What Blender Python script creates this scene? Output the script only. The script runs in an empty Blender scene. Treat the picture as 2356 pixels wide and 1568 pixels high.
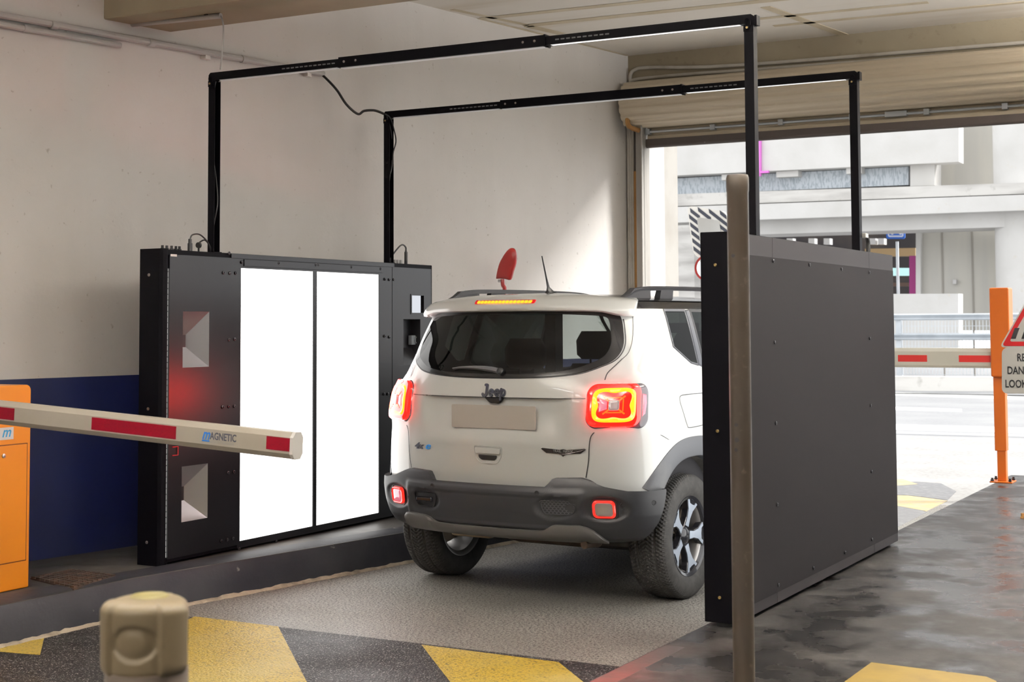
import bpy, math, random
import numpy as np
random.seed(7)
PI=math.pi
# ------------------------------------------------------------------ camera (fitted to the photograph)
CF,CTH,CROLL,CYAW,CPY = 3423.955, 0.0564076, -0.0049, 0.5005, 550.79
sc=bpy.context.scene
def _cam():
    cy,sy=math.cos(CYAW),math.sin(CYAW); ct,st=math.cos(CTH),math.sin(CTH)
    fwd=np.array([-sy*ct,cy*ct,st]); right=np.array([cy,sy,0.]); up=np.cross(right,fwd)
    r=right*math.cos(CROLL)+up*math.sin(CROLL); u=-right*math.sin(CROLL)+up*math.cos(CROLL)
    return fwd,r,u
FWD,RGT,UPV=_cam(); EYE=np.array([0,0,1.53])
from mathutils import Matrix, Vector
cam=bpy.data.cameras.new('camera'); camo=bpy.data.objects.new('camera',cam); sc.collection.objects.link(camo)
camo.matrix_world=Matrix(((RGT[0],UPV[0],-FWD[0],0),(RGT[1],UPV[1],-FWD[1],0),(RGT[2],UPV[2],-FWD[2],1.53),(0,0,0,1)))
cam.sensor_width=36; cam.lens=CF/2356*36; cam.shift_y=-(784-CPY)/2356
cam.dof.use_dof=True; cam.dof.focus_distance=8.3; cam.dof.aperture_fstop=6.3
cam.clip_end=300
sc.camera=camo
# ------------------------------------------------------------------ sky, sun, exposure
w=bpy.data.worlds.new('sky'); sc.world=w; w.use_nodes=True
bg=w.node_tree.nodes['Background']; bg.inputs[0].default_value=(.97,.985,1.0,1); bg.inputs[1].default_value=1.7
sd=bpy.data.lights.new('sun','SUN'); sd.energy=4.6; sd.angle=math.radians(16); sd.color=(1,.98,.95)
so=bpy.data.objects.new('sun',sd); sc.collection.objects.link(so)
so.rotation_euler=Vector((-.75,-.45,-.52)).to_track_quat('-Z','Y').to_euler()
sc.view_settings.view_transform='Standard'; sc.view_settings.look='None'; sc.view_settings.gamma=1; sc.view_settings.use_curve_mapping=False
sc.view_settings.exposure=0.35
# ------------------------------------------------------------------ helpers
def ray(x,y): return FWD+RGT*(x-1178)/CF-UPV*(y-CPY)/CF
def onz(x,y,z): d=ray(x,y); return EYE+d*(z-1.53)/d[2]
def onx(x,y,X): d=ray(x,y); return EYE+d*X/d[0]
def ony(x,y,Y): d=ray(x,y); return EYE+d*Y/d[1]
def onpl(x,y,P,n):
    d=ray(x,y); P=np.array(P,float);n=np.array(n,float); return EYE+d*((P-EYE)@n)/(d@n)
def atd(x,y,dep): return EYE+ray(x,y)*dep
COL=sc.collection
class G:
    def __init__(s): s.v=[];s.f=[];s.m=[];s.cur=0
    def add(s,v,f,m=None):
        o=len(s.v); s.v+=[tuple(map(float,p)) for p in v]; s.f+=[tuple(i+o for i in q) for q in f]; s.m+=[s.cur if m is None else m]*len(f); return s
    def box(s,x0,x1,y0,y1,z0,z1,R=None,m=None):
        v=[(x,y,z) for z in(z0,z1) for y in(y0,y1) for x in(x0,x1)]
        if R is not None: v=[R(np.array(p)) for p in v]
        return s.add(v,[(0,2,3,1),(4,5,7,6),(0,1,5,4),(2,6,7,3),(0,4,6,2),(1,3,7,5)],m)
    def hexa(s,a,b,m=None):
        "a,b: two quads (4 pts each) joined"
        v=list(a)+list(b); return s.add(v,[(3,2,1,0),(4,5,6,7),(0,1,5,4),(1,2,6,5),(2,3,7,6),(3,0,4,7)],m)
    def bar(s,p,q,w,h,up=(0,0,1),m=None):
        p=np.array(p,float);q=np.array(q,float);d=q-p;d/=np.linalg.norm(d);u=np.array(up,float);sd_=np.cross(d,u);sd_/=np.linalg.norm(sd_);u=np.cross(sd_,d)
        a=[p+sd_*i*w/2+u*j*h/2 for i,j in((-1,-1),(1,-1),(1,1),(-1,1))]; b=[x+(q-p) for x in a]; return s.hexa(a,b,m)
    def cyl(s,p,q,r,n=20,r2=None,cap=True,m=None):
        p=np.array(p,float);q=np.array(q,float);r2=r if r2 is None else r2
        d=q-p;d/=np.linalg.norm(d);a=np.cross(d,(0,0,1) if abs(d[2])<.9 else (1,0,0));a/=np.linalg.norm(a);b=np.cross(d,a)
        v=[p+(a*math.cos(2*PI*i/n)+b*math.sin(2*PI*i/n))*r for i in range(n)]+[q+(a*math.cos(2*PI*i/n)+b*math.sin(2*PI*i/n))*r2 for i in range(n)]
        f=[(i,(i+1)%n,n+(i+1)%n,n+i) for i in range(n)]
        if cap: f+=[tuple(range(n-1,-1,-1)),tuple(range(n,2*n))]
        return s.add(v,f,m)
    def tube(s,pts,r,n=8,m=None):
        P=[np.array(p,float) for p in pts]; v=[];k=len(P); pa=None
        for i in range(k):
            d=P[min(i+1,k-1)]-P[max(i-1,0)];d/=np.linalg.norm(d)+1e-12
            if pa is None: pa=np.cross(d,(0,0,1) if abs(d[2])<.9 else (1,0,0))
            a=pa-d*(pa@d);a/=np.linalg.norm(a)+1e-12;pa=a;b=np.cross(d,a)
            v+=[P[i]+(a*math.cos(2*PI*j/n)+b*math.sin(2*PI*j/n))*r for j in range(n)]
        f=[(i*n+j,i*n+(j+1)%n,(i+1)*n+(j+1)%n,(i+1)*n+j) for i in range(k-1) for j in range(n)]+[tuple(range(n-1,-1,-1)),tuple(range((k-1)*n,k*n))]
        return s.add(v,f,m)
    def lathe(s,prof,c,ax=(0,0,1),n=40,m=None,close=False,cap=True):
        "prof: (radius, height) pairs about an axis"
        c=np.array(c,float);ax=np.array(ax,float);ax/=np.linalg.norm(ax);a=np.cross(ax,(0,0,1) if abs(ax[2])<.9 else (1,0,0));a/=np.linalg.norm(a);b=np.cross(ax,a)
        v=[];k=len(prof)
        for r,h in prof: v+=[c+ax*h+(a*math.cos(2*PI*j/n)+b*math.sin(2*PI*j/n))*r for j in range(n)]
        kk=k if close else k-1
        f=[(i*n+j,i*n+(j+1)%n,((i+1)%k)*n+(j+1)%n,((i+1)%k)*n+j) for i in range(kk) for j in range(n)]
        if not close and cap:
            if prof[0][0]>1e-6: f.append(tuple(range(n-1,-1,-1)))
            if prof[-1][0]>1e-6: f.append(tuple(range((k-1)*n,k*n)))
        return s.add(v,f,m)
    def prism(s,poly,fn,t,m=None):
        "poly 2D -> fn(u,v,depth)"
        n=len(poly); v=[fn(a,b,0) for a,b in poly]+[fn(a,b,t) for a,b in poly]
        return s.add(v,[tuple(range(n-1,-1,-1)),tuple(range(n,2*n))]+[(i,(i+1)%n,n+(i+1)%n,n+i) for i in range(n)],m)
    def grid(s,rows,m=None,closed=False):
        k=len(rows[0]); v=[p for r in rows for p in r]; kk=k if closed else k-1
        return s.add(v,[(i*k+j,i*k+(j+1)%k,(i+1)*k+(j+1)%k,(i+1)*k+j) for i in range(len(rows)-1) for j in range(kk)],m)
WM={}   # world matrices of parents
def obj(name,g,mat,parent=None,smooth=False,local=False,bevel=0,auto=35,tag_=None,clean=False):
    me=bpy.data.meshes.new(name)
    V=g.v
    if parent is not None and not local:
        inv=WM[parent.name].inverted(); V=[tuple(inv@Vector(p)) for p in V]
    me.from_pydata(V,[],g.f)
    mats=mat if isinstance(mat,(list,tuple)) else [mat]
    for mm in mats: me.materials.append(mm)
    if len(mats)>1: me.polygons.foreach_set('material_index',g.m)
    import bmesh
    bm=bmesh.new(); bm.from_mesh(me)
    if clean or smooth: bmesh.ops.remove_doubles(bm,verts=bm.verts,dist=1e-5)
    bmesh.ops.recalc_face_normals(bm,faces=bm.faces); bm.to_mesh(me); bm.free()
    o=bpy.data.objects.new(name,me); COL.objects.link(o)
    if smooth:
        for p_ in me.polygons: p_.use_smooth=True
        try: me.set_sharp_from_angle(angle=math.radians(auto))
        except Exception: pass
    if bevel:
        b=o.modifiers.new('bevel','BEVEL'); b.width=bevel; b.segments=2; b.limit_method='ANGLE'; b.angle_limit=math.radians(40)
    if parent is not None: o.parent=parent; WM[o.name]=WM[parent.name]
    else: WM[o.name]=Matrix.Identity(4)
    return o
def thing(name,label,cat,loc=(0,0,0),rotz=0,group=None):
    o=bpy.data.objects.new(name,None); COL.objects.link(o); o.location=[float(a) for a in loc]; o.rotation_euler=(0,0,rotz)
    o['label']=label;o['category']=cat
    if group:o['group']=group
    o.empty_display_size=.2
    WM[o.name]=Matrix.Translation(Vector(o.location))@Matrix.Rotation(rotz,4,'Z'); return o
def tag(o,label,cat,group=None):
    o['label']=label;o['category']=cat
    if group:o['group']=group
    return o
def struct(name,g,mat,parent=None,label=None,**k):
    o=obj(name,g,mat,parent,**k)
    if parent is None: o['kind']='structure'
    if label: o['label']=label
    return o
def text_mesh(body,size,depth,fn,bold=0.0,xs=1.0,align='CENTER',shear=0.0):
    "letters as verts/faces mapped through fn(x,y,d)"
    c=bpy.data.curves.new('t','FONT'); c.body=body; c.size=size; c.extrude=depth/2; c.offset=bold; c.align_x=align; c.align_y='CENTER'; c.resolution_u=3; c.shear=shear
    t=bpy.data.objects.new('t',c); COL.objects.link(t); dg=bpy.context.evaluated_depsgraph_get(); me=bpy.data.meshes.new_from_object(t.evaluated_get(dg))
    g=G(); g.add([fn(v.co.x*xs,v.co.y,v.co.z+depth/2) for v in me.vertices],[tuple(p.vertices) for p in me.polygons])
    bpy.data.objects.remove(t); bpy.data.curves.remove(c); bpy.data.meshes.remove(me); return g
def rrect(x0,x1,y0,y1,r,n=6):
    P=[]
    for cx,cy,a0 in((x1-r,y0+r,-PI/2),(x1-r,y1-r,0),(x0+r,y1-r,PI/2),(x0+r,y0+r,PI)):
        for i in range(n+1): a=a0+i/n*PI/2; P.append((cx+r*math.cos(a),cy+r*math.sin(a)))
    return P
def smoothpts(pts,n=8):
    P=[np.array(p,float) for p in pts]; out=[]
    for i in range(len(P)-1):
        a=P[max(i-1,0)];b=P[i];c=P[i+1];d=P[min(i+2,len(P)-1)]
        for k in range(n):
            t=k/n; out.append(.5*((2*b)+(-a+c)*t+(2*a-5*b+4*c-d)*t*t+(-a+3*b-3*c+d)*t**3))
    out.append(P[-1]); return out
# ------------------------------------------------------------------ materials
def mat(name,col,rough=.5,metal=0,coat=0,spec=.5,emit=None,es=1,noise=None,bump=None,trans=0,coat_rough=.03,rnoise=None):
    """noise=(scale, colour2, contrast lo, hi, detail) second colour mottled in; bump=(scale, strength, distance)"""
    m=bpy.data.materials.new(name); m.use_nodes=True; nt=m.node_tree; b=nt.nodes['Principled BSDF']
    b.inputs['Base Color'].default_value=(*col,1); b.inputs['Roughness'].default_value=rough; b.inputs['Metallic'].default_value=metal
    b.inputs['Coat Weight'].default_value=coat; b.inputs['Coat Roughness'].default_value=coat_rough; b.inputs['Specular IOR Level'].default_value=spec
    b.inputs['Transmission Weight'].default_value=trans
    if emit: b.inputs['Emission Color'].default_value=(*emit,1); b.inputs['Emission Strength'].default_value=es
    tc=None
    def coords():
        nonlocal tc
        if tc is None: tc=nt.nodes.new('ShaderNodeTexCoord')
        return tc.outputs['Object']
    if noise:
        layers=noise if isinstance(noise,list) else [noise]
        cur=None
        for (scl,c2,lo,hi,det) in layers:
            n=nt.nodes.new('ShaderNodeTexNoise'); n.inputs['Detail'].default_value=det
            if isinstance(scl,tuple):
                mp=nt.nodes.new('ShaderNodeMapping'); mp.inputs['Scale'].default_value=scl; nt.links.new(coords(),mp.inputs[0]); nt.links.new(mp.outputs[0],n.inputs['Vector']); n.inputs['Scale'].default_value=1
            else: nt.links.new(coords(),n.inputs['Vector']); n.inputs['Scale'].default_value=scl
            r=nt.nodes.new('ShaderNodeMapRange'); r.inputs['From Min'].default_value=lo; r.inputs['From Max'].default_value=hi; nt.links.new(n.outputs['Fac'],r.inputs['Value'])
            mx=nt.nodes.new('ShaderNodeMix'); mx.data_type='RGBA'; nt.links.new(r.outputs[0],mx.inputs[0])
            if cur is None: mx.inputs[6].default_value=(*col,1)
            else: nt.links.new(cur,mx.inputs[6])
            mx.inputs[7].default_value=(*c2,1); cur=mx.outputs[2]
        nt.links.new(cur,b.inputs['Base Color'])
    if rnoise:
        scl,r1,r2,lo,hi=rnoise
        n=nt.nodes.new('ShaderNodeTexNoise'); n.inputs['Detail'].default_value=5; n.inputs['Scale'].default_value=scl; nt.links.new(coords(),n.inputs['Vector'])
        r=nt.nodes.new('ShaderNodeMapRange'); r.inputs['From Min'].default_value=lo; r.inputs['From Max'].default_value=hi; r.inputs['To Min'].default_value=r1; r.inputs['To Max'].default_value=r2
        nt.links.new(n.outputs['Fac'],r.inputs['Value']); nt.links.new(r.outputs[0],b.inputs['Roughness'])
    if bump:
        prev=None
        for (scl,st,dist,*det) in (bump if isinstance(bump,list) else [bump]):
            n=nt.nodes.new('ShaderNodeTexNoise'); n.inputs['Scale'].default_value=scl; n.inputs['Detail'].default_value=det[0] if det else 3; nt.links.new(coords(),n.inputs['Vector'])
            bp=nt.nodes.new('ShaderNodeBump'); bp.inputs['Strength'].default_value=st; bp.inputs['Distance'].default_value=dist
            nt.links.new(n.outputs['Fac'],bp.inputs['Height'])
            if prev: nt.links.new(prev,bp.inputs['Normal'])
            prev=bp.outputs[0]
        nt.links.new(prev,b.inputs['Normal'])
    return m
def glass_mat(name,tint,ior=1.5,lines=False):
    m=bpy.data.materials.new(name); m.use_nodes=True; nt=m.node_tree; nt.nodes.clear()
    out=nt.nodes.new('ShaderNodeOutputMaterial'); t=nt.nodes.new('ShaderNodeBsdfTransparent'); t.inputs[0].default_value=(*tint,1)
    gl=nt.nodes.new('ShaderNodeBsdfGlossy'); gl.inputs['Roughness'].default_value=.015; fr=nt.nodes.new('ShaderNodeFresnel'); fr.inputs[0].default_value=ior
    ge=nt.nodes.new('ShaderNodeNewGeometry'); mr=nt.nodes.new('ShaderNodeMapRange'); mr.inputs['To Min'].default_value=ior; mr.inputs['To Max'].default_value=1/ior; nt.links.new(ge.outputs['Backfacing'],mr.inputs['Value']); nt.links.new(mr.outputs[0],fr.inputs[0])
    mx=nt.nodes.new('ShaderNodeMixShader'); nt.links.new(fr.outputs[0],mx.inputs[0]); nt.links.new(t.outputs[0],mx.inputs[1]); nt.links.new(gl.outputs[0],mx.inputs[2]); nt.links.new(mx.outputs[0],out.inputs[0])
    return m
def lined(m,col=(.02,.02,.021)):
    "panel with a dark trimmed inner side"
    nt=m.node_tree; out=[n for n in nt.nodes if n.type=='OUTPUT_MATERIAL'][0]; b=nt.nodes['Principled BSDF']
    d=nt.nodes.new('ShaderNodeBsdfDiffuse'); d.inputs[0].default_value=(*col,1); ge=nt.nodes.new('ShaderNodeNewGeometry'); mx=nt.nodes.new('ShaderNodeMixShader')
    nt.links.new(ge.outputs['Backfacing'],mx.inputs[0]); nt.links.new(b.outputs[0],mx.inputs[1]); nt.links.new(d.outputs[0],mx.inputs[2]); nt.links.new(mx.outputs[0],out.inputs[0]); return m
def emis(name,col,st):
    m=bpy.data.materials.new(name); m.use_nodes=True; nt=m.node_tree; nt.nodes.clear()
    out=nt.nodes.new('ShaderNodeOutputMaterial'); e=nt.nodes.new('ShaderNodeEmission'); e.inputs[0].default_value=(*col,1); e.inputs[1].default_value=st; nt.links.new(e.outputs[0],out.inputs[0]); return m
FILLD,FILLU,FILLR=4,260,1.1
# ================================================================== MATERIALS
plaster=mat('plaster',(.76,.735,.71),.85,noise=[(1.3,(.70,.67,.64),.35,.7,5),((1.2,1.2,.18),(.63,.60,.57),.50,.85,5),(26,(.50,.46,.42),.68,.8,3)],bump=[(5,.25,.02,6),(60,.12,.004)])
bluep=mat('blue_paint',(.003,.007,.055),.6,noise=(2,(.005,.008,.042),.4,.7,4),bump=(6,.2,.01))
ceilm=mat('ceiling_paint',(.88,.83,.76),.85,noise=[(.7,(.82,.77,.69),.4,.7,5),((.3,3,1),(.70,.62,.50),.55,.8,4)],bump=(6,.15,.01))
seamm=mat('ceiling_seam',(.62,.53,.38),.9,noise=(3,(.72,.64,.50),.4,.7,4))
lintelm=mat('lintel_concrete',(.36,.31,.22),.9,noise=[(1.5,(.29,.24,.165),.35,.7,6),(14,(.24,.2,.14),.6,.8,4)],bump=(14,.3,.01))
beamm=mat('beam_concrete',(.36,.31,.22),.9,noise=[(1.6,(.28,.235,.16),.35,.7,6)],bump=(10,.3,.01))
asph=mat('asphalt',(.30,.285,.255),.55,noise=[(75,(.10,.092,.082),.45,.58,2),(1.1,(.20,.19,.17),.4,.7,5),(75,(.05,.046,.04),.56,.62,2),(170,(.60,.56,.50),.62,.68,1)],bump=[(90,.55,.012,3),(220,.4,.004)],rnoise=(.9,.38,.62,.35,.65))
blackp=mat('black_road_paint',(.016,.016,.017),.5,spec=.3,noise=[(60,(.012,.012,.013),.45,.6,2),(130,(.42,.40,.38),.62,.68,1)],bump=[(85,.9,.014,3),(200,.4,.004)],rnoise=(1.6,.35,.6,.35,.65))  # bright speckle layer paints specular glints into the colour
yelp=mat('yellow_road_paint',(.60,.42,.045),.42,noise=[(80,(.26,.18,.03),.53,.62,2),(1.5,(.60,.48,.16),.45,.75,5),(22,(.10,.08,.03),.66,.74,4)],bump=[(85,.8,.012,3),(200,.4,.004)])
kerbm=mat('kerb_paint',(.018,.018,.023),.55,spec=.2,noise=[(3,(.03,.03,.034),.4,.7,5),(9,(.30,.27,.24),.70,.78,6)],bump=[(12,.3,.01),(80,.2,.003)])
platm=mat('platform_concrete',(.035,.032,.03),.55,spec=.3,noise=[(2.2,(.075,.068,.06),.4,.7,6),(11,(.20,.17,.14),.72,.80,6)],bump=[(20,.25,.006),(90,.2,.003)],rnoise=(1.5,.4,.7,.35,.65))
slabm=mat('worn_grey_floor_paint',(.019,.0175,.017),.45,spec=.22,noise=[((.9,.35,1),(.05,.046,.043),.42,.8,6),(7,(.011,.010,.009),.50,.78,7),(2.6,(.07,.064,.06),.50,.80,7),(60,(.006,.005,.005),.60,.72,4),((3,30,1),(.025,.022,.02),.62,.74,4)],bump=[(9,.25,.008,6),(120,.18,.002)],rnoise=(3.2,.22,.6,.4,.6))
redk=mat('worn_red_kerb_paint',(.20,.075,.07),.4,noise=[(6,(.085,.075,.07),.38,.58,6)],bump=(40,.2,.004))
def fade_end(m,y0,y1,other):
    "paint worn away towards the far end of the strip"
    nt=m.node_tree; b=nt.nodes['Principled BSDF']; src=b.inputs['Base Color'].links[0].from_socket
    tc=nt.nodes.new('ShaderNodeTexCoord'); sx=nt.nodes.new('ShaderNodeSeparateXYZ'); nt.links.new(tc.outputs['Object'],sx.inputs[0])
    n=nt.nodes.new('ShaderNodeTexNoise'); n.inputs['Scale'].default_value=5; n.inputs['Detail'].default_value=6; nt.links.new(tc.outputs['Object'],n.inputs['Vector'])
    ad=nt.nodes.new('ShaderNodeMath'); ad.operation='MULTIPLY_ADD'; ad.inputs[1].default_value=1.2; nt.links.new(n.outputs['Fac'],ad.inputs[0]); nt.links.new(sx.outputs['Y'],ad.inputs[2])
    r=nt.nodes.new('ShaderNodeMapRange'); r.inputs['From Min'].default_value=y0+.6; r.inputs['From Max'].default_value=y1+.6; nt.links.new(ad.outputs[0],r.inputs['Value'])
    mx=nt.nodes.new('ShaderNodeMix'); mx.data_type='RGBA'; nt.links.new(r.outputs[0],mx.inputs[0]); nt.links.new(src,mx.inputs[6]); mx.inputs[7].default_value=(*other,1); nt.links.new(mx.outputs[2],b.inputs['Base Color'])
fade_end(redk,5.0,5.7,(.04,.037,.035))
mortar=mat('mortar',(.42,.36,.27),.95,noise=(8,(.2,.17,.13),.45,.65,5),bump=(30,.6,.02))
outroad=mat('street_asphalt',(.26,.26,.265),.8,noise=[(14,(.22,.22,.225),.4,.7,6),(.8,(.29,.29,.29),.4,.7,5)],bump=(40,.2,.01))
outpave=mat('apron_concrete',(.32,.315,.305),.85,noise=[(18,(.22,.205,.185),.48,.75,5),(1.2,(.36,.355,.345),.4,.7,5)],bump=(30,.25,.01))
whitel=mat('white_road_paint',(.88,.88,.87),.6,noise=(20,(.8,.8,.79),.5,.7,4))
paley=mat('faded_yellow_paint',(.48,.38,.19),.7,noise=(9,(.42,.36,.27),.4,.7,5))
conc=mat('pale_concrete',(.56,.55,.535),.85,noise=[(.9,(.50,.49,.47),.4,.7,6),(6,(.52,.49,.44),.64,.8,6)],bump=(10,.2,.02))
conc2=mat('streaked_concrete',(.54,.525,.50),.9,noise=[((.5,.5,3),(.34,.325,.31),.45,.72,6),(3,(.30,.285,.265),.62,.8,6)],bump=(8,.25,.02))
beige=mat('beige_cladding',(.45,.435,.40),.7,noise=((3,3,.4),(.49,.47,.42),.4,.7,4))
darkin=mat('dark_interior',(.022,.018,.02),.8,noise=(.8,(.045,.035,.03),.5,.7,4))
purple=mat('purple_paint',(.30,.015,.16),.5)
magenta=mat('magenta_paint',(.62,.16,.55),.5)
perf=mat('perforated_grey_metal',(.48,.52,.56),.5,noise=((34,1,7),(.33,.37,.41),.5,.58,1))
galv=mat('galvanised_steel',(.55,.58,.61),.38,.6,noise=((2,2,2),(.45,.48,.51),.4,.7,4))
rustpipe=mat('painted_conduit',(.52,.49,.44),.55,noise=(5,(.40,.36,.30),.5,.7,4))
greypipe=mat('grey_plastic_conduit',(.50,.49,.48),.5)
polem=mat('weathered_steel_pole',(.045,.035,.026),.45,.3,noise=[((9,9,1.5),(.075,.058,.042),.4,.7,6),(30,(.11,.09,.07),.62,.80,4)],bump=(30,.15,.003),rnoise=(8,.3,.55,.3,.7))
blackm=mat('black_powder_coat',(.0028,.0026,.0038),.45,0,spec=.05,bump=(320,.10,.0008))
satin=mat('satin_black_door',(.0045,.0045,.006),.32,.0,spec=.42,bump=(260,.09,.0007))
outerp=mat('charcoal_panel',(.0105,.009,.0095),.55,0,spec=.06,bump=(320,.10,.0008),noise=(1.3,(.0095,.008,.0085),.4,.7,4))
outerb=mat('charcoal_band',(.018,.0155,.0165),.5,0,spec=.12,bump=(320,.10,.0008))
chrome=mat('satin_aluminium',(.62,.62,.64),.28,1)
boltm=mat('bolt_metal',(.30,.27,.25),.35,.9)
boltd=mat('black_bolt',(.06,.06,.065),.35,.7)
brass=mat('brass_screw',(.42,.31,.14),.35,.9)
orangem=mat('orange_powder_coat',(.86,.28,.008),.38,0,coat=.2,coat_rough=.3,bump=(400,.12,.0008))
orange2=mat('deep_orange_powder_coat',(.60,.125,.002),.4,0,bump=(400,.1,.0008))
white_pl=mat('white_plastic',(.78,.76,.72),.35)
cream=mat('cream_boom',(.39,.35,.29),.38,0,noise=((2,2,2),(.35,.31,.25),.4,.7,4))
redref=mat('red_reflective_film',(.19,.001,.010),.4,spec=.3,noise=(300,(.15,.001,.008),.45,.6,1))
redbright=mat('bright_red_reflective_film',(.62,.02,.015),.4)
bluet=mat('blue_print',(.02,.16,.52),.4)
darkt=mat('dark_print',(.05,.055,.08),.5)
greyt=mat('grey_print',(.38,.36,.34),.5)
blackt=mat('black_print',(.012,.012,.014),.5)
capbeige=mat('beige_rubber_cap',(.20,.155,.09),.5,noise=(5,(.165,.125,.07),.4,.7,4),bump=(60,.1,.002))
bolwhite=mat('off_white_plastic_tube',(.23,.185,.155),.42,noise=(3,(.20,.16,.13),.4,.7,3))
redsh=mat('red_mirror_shell',(.42,.02,.018),.35,0,coat=.3)
signw=mat('sign_face',(.62,.61,.58),.5)
signred=mat('sign_red',(.55,.01,.015),.45)
blues=mat('sign_blue',(.02,.13,.55),.5)
mirrorm=mat('mirror_glass',(.7,.72,.74),.03,1)
rubber=mat('black_rubber',(.012,.012,.013),.5)
shutm=mat('cream_shutter_slats',(.60,.52,.40),.5,0,noise=((.4,4,9),(.50,.42,.31),.45,.75,4))
shutd=mat('shutter_bottom_bar',(.07,.055,.05),.5)
ochre=mat('ochre_stained_timber',(.42,.22,.07),.8,noise=(5,(.30,.15,.05),.4,.7,4))
jambg=mat('grey_guide_rail',(.36,.34,.31),.6,noise=((4,4,1),(.25,.23,.2),.5,.75,5))

# ================================================================== SETTING
WS=.165
def wx(y): return -6.48+WS*(y-6.6)
g=G(); g.box(-9,9,-12,12.75,-.3,0); struct('floor',g,asph)
g=G(); g.box(-70,60,12.75,20.25,-.3,0); struct('apron',g,outpave)
g=G(); g.box(-90,80,20.25,75,-.3,-.002); struct('street',g,outroad)
# kerbed platform on the left
kp=[(-5.68,-12),(-5.66,4.0),(-5.64,5.1),(-5.62,6.05),(-5.62+.167*1.05,7.1),(-5.62+.167*2.2,8.25),(-5.62+.167*6.65,12.7)]
top=[(x,y) for x,y in kp]; back=[(wx(y)-.05,y) for x,y in kp]
g=G()
for i in range(len(kp)-1):
    a,b,c,d=top[i],top[i+1],back[i+1],back[i]
    g.hexa([(*a,-.05),(*b,-.05),(*c,-.05),(*d,-.05)],[(*a,.19),(*b,.19),(*c,.19),(*d,.19)])
struct('trim_1',g,platm,label='raised grey platform along the left wall')
g=G()
for i in range(len(kp)-1):   # painted kerb face, with a rounded nosing
    (x0,y0),(x1,y1)=kp[i],kp[i+1]
    prof=[(.045,-.02),(.035,.05),(.012,.165),(.0,.187),(-.03,.197),(-.17,.198),(-.19,.18)]
    g.grid([[(x0+a,y0,z) for a,z in prof],[(x1+a,y1,z) for a,z in prof]])
struct('trim_2',g,kerbm,smooth=True,label='dark painted kerb face of the left platform')
g=G(); rn=random.Random(3)
pts=[]
for i in range(len(kp)-1):
    n=26
    for k in range(n):
        t=k/n; pts.append((kp[i][0]+(kp[i+1][0]-kp[i][0])*t,kp[i][1]+(kp[i+1][1]-kp[i][1])*t))
rows=[]
for x,y in pts:
    e=.012+.016*rn.random(); rows.append([(x+.03,y,.002),(x+.035,y,.014+.01*rn.random()),(x+.042+e*.6,y,.010),(x+.045+e,y,.001)])
g.grid(rows); struct('trim_3',g,mortar,label='mortar fillet at the foot of the kerb')
# right slab
SX=-2.53
g=G(); g.box(SX,9,-12,13.85,-.05,.165); struct('trim_4',g,slabm,bevel=.02,label='raised worn grey floor slab on the right')
g=G(); g.box(SX-.002,SX+.13,-6,5.95,.10,.1656); struct('trim_5',g,redk,bevel=.02,label='worn red paint on the slab edge')
# left wall
g=G()
y0,y1=-12,12.34
for za,zb,mi in ((0,1.228,1),(1.228,4.2,0)):
    n=12
    for i in range(n):
        ya=y0+(y1-y0)*i/n; yb=y0+(y1-y0)*(i+1)/n
        g.add([(wx(ya),ya,za),(wx(yb),yb,za),(wx(yb),yb,zb),(wx(ya),ya,zb)],[(0,1,2,3)],mi)
g.add([(wx(y0),y0,0),(wx(y1),y1,0),(wx(y1)-.35,y1,0),(wx(y0)-.35,y0,0),(wx(y0),y0,4.2),(wx(y1),y1,4.2),(wx(y1)-.35,y1,4.2),(wx(y0)-.35,y0,4.2)],[(2,3,7,6),(4,5,6,7),(3,0,4,7),(1,2,6,5)],0)
struct('wall_left',g,[plaster,bluep])
g=G(); g.box(-10,9,-12.3,-12,-.1,4.2); struct('wall_rear',g,mat('dark_concrete_wall',(.16,.155,.15),.9))
g=G(); g.box(9,9.3,-12,12.9,-.1,4.2); struct('wall_right',g,mat('grey_concrete_wall',(.25,.24,.23),.9))
g=G(); g.box(-10,9.3,-12.3,12.75,3.965,4.25); struct('ceiling',g,ceilm)
# boarding seams on the ceiling
def zp(x,y,z=3.962): return onz(x,y,z)
seams=[((1108,43),(1470,5),.05),((1207,60),(1782,0),.06),((1215,60),(1292,78),.05),((1761,16),(1963,88),.05),((1040,22),(1215,58),.03),((1290,88),(1700,48),.04),((1780,60),(2356,5),.04),((1100,43),(1441,128),.03)]
for a,b,wd in seams:
    g=G(); P=zp(*a);Q=zp(*b); d=(Q-P)/np.linalg.norm(Q-P); 
    if abs(d[0])>abs(d[1])*1.2 : Q=Q+d*1.5
    g.bar(P,Q,wd*1.7,.003); struct('trim_6',g,seamm,label='tan seam between ceiling boards')
# beam across, upper left
g=G(); g.box(wx(6.67)-.02,9,6.67,7.18,3.388,3.98); struct('trim_7',g,beamm,bevel=.01,label='concrete ceiling beam across the lane')
# exit wall: lintel, corner return, opening to X=+3.2
g=G(); g.box(-6.3,9,12.34,12.75,3.48,3.98); struct('wall_front',g,lintelm,bevel=.006)
g=G(); g.box(3.2,9,12.34,12.75,0,3.5); struct('wall_front.001',g,plaster)
g=G(); g.box(-6.3,-5.36,12.34,12.75,0,3.5); struct('wall_front.002',g,plaster)
# outer reveal pier
xa=ony(1493,400,13.1)[0]; xb=ony(1531,400,13.1)[0]
g=G(); g.box(xa-.9,xb,12.78,13.4,0,4.6); struct('wall_front.003',g,mat('weathered_pier',(.36,.345,.32),.9,noise=[(2,(.30,.28,.25),.4,.7,5)]))
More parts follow.
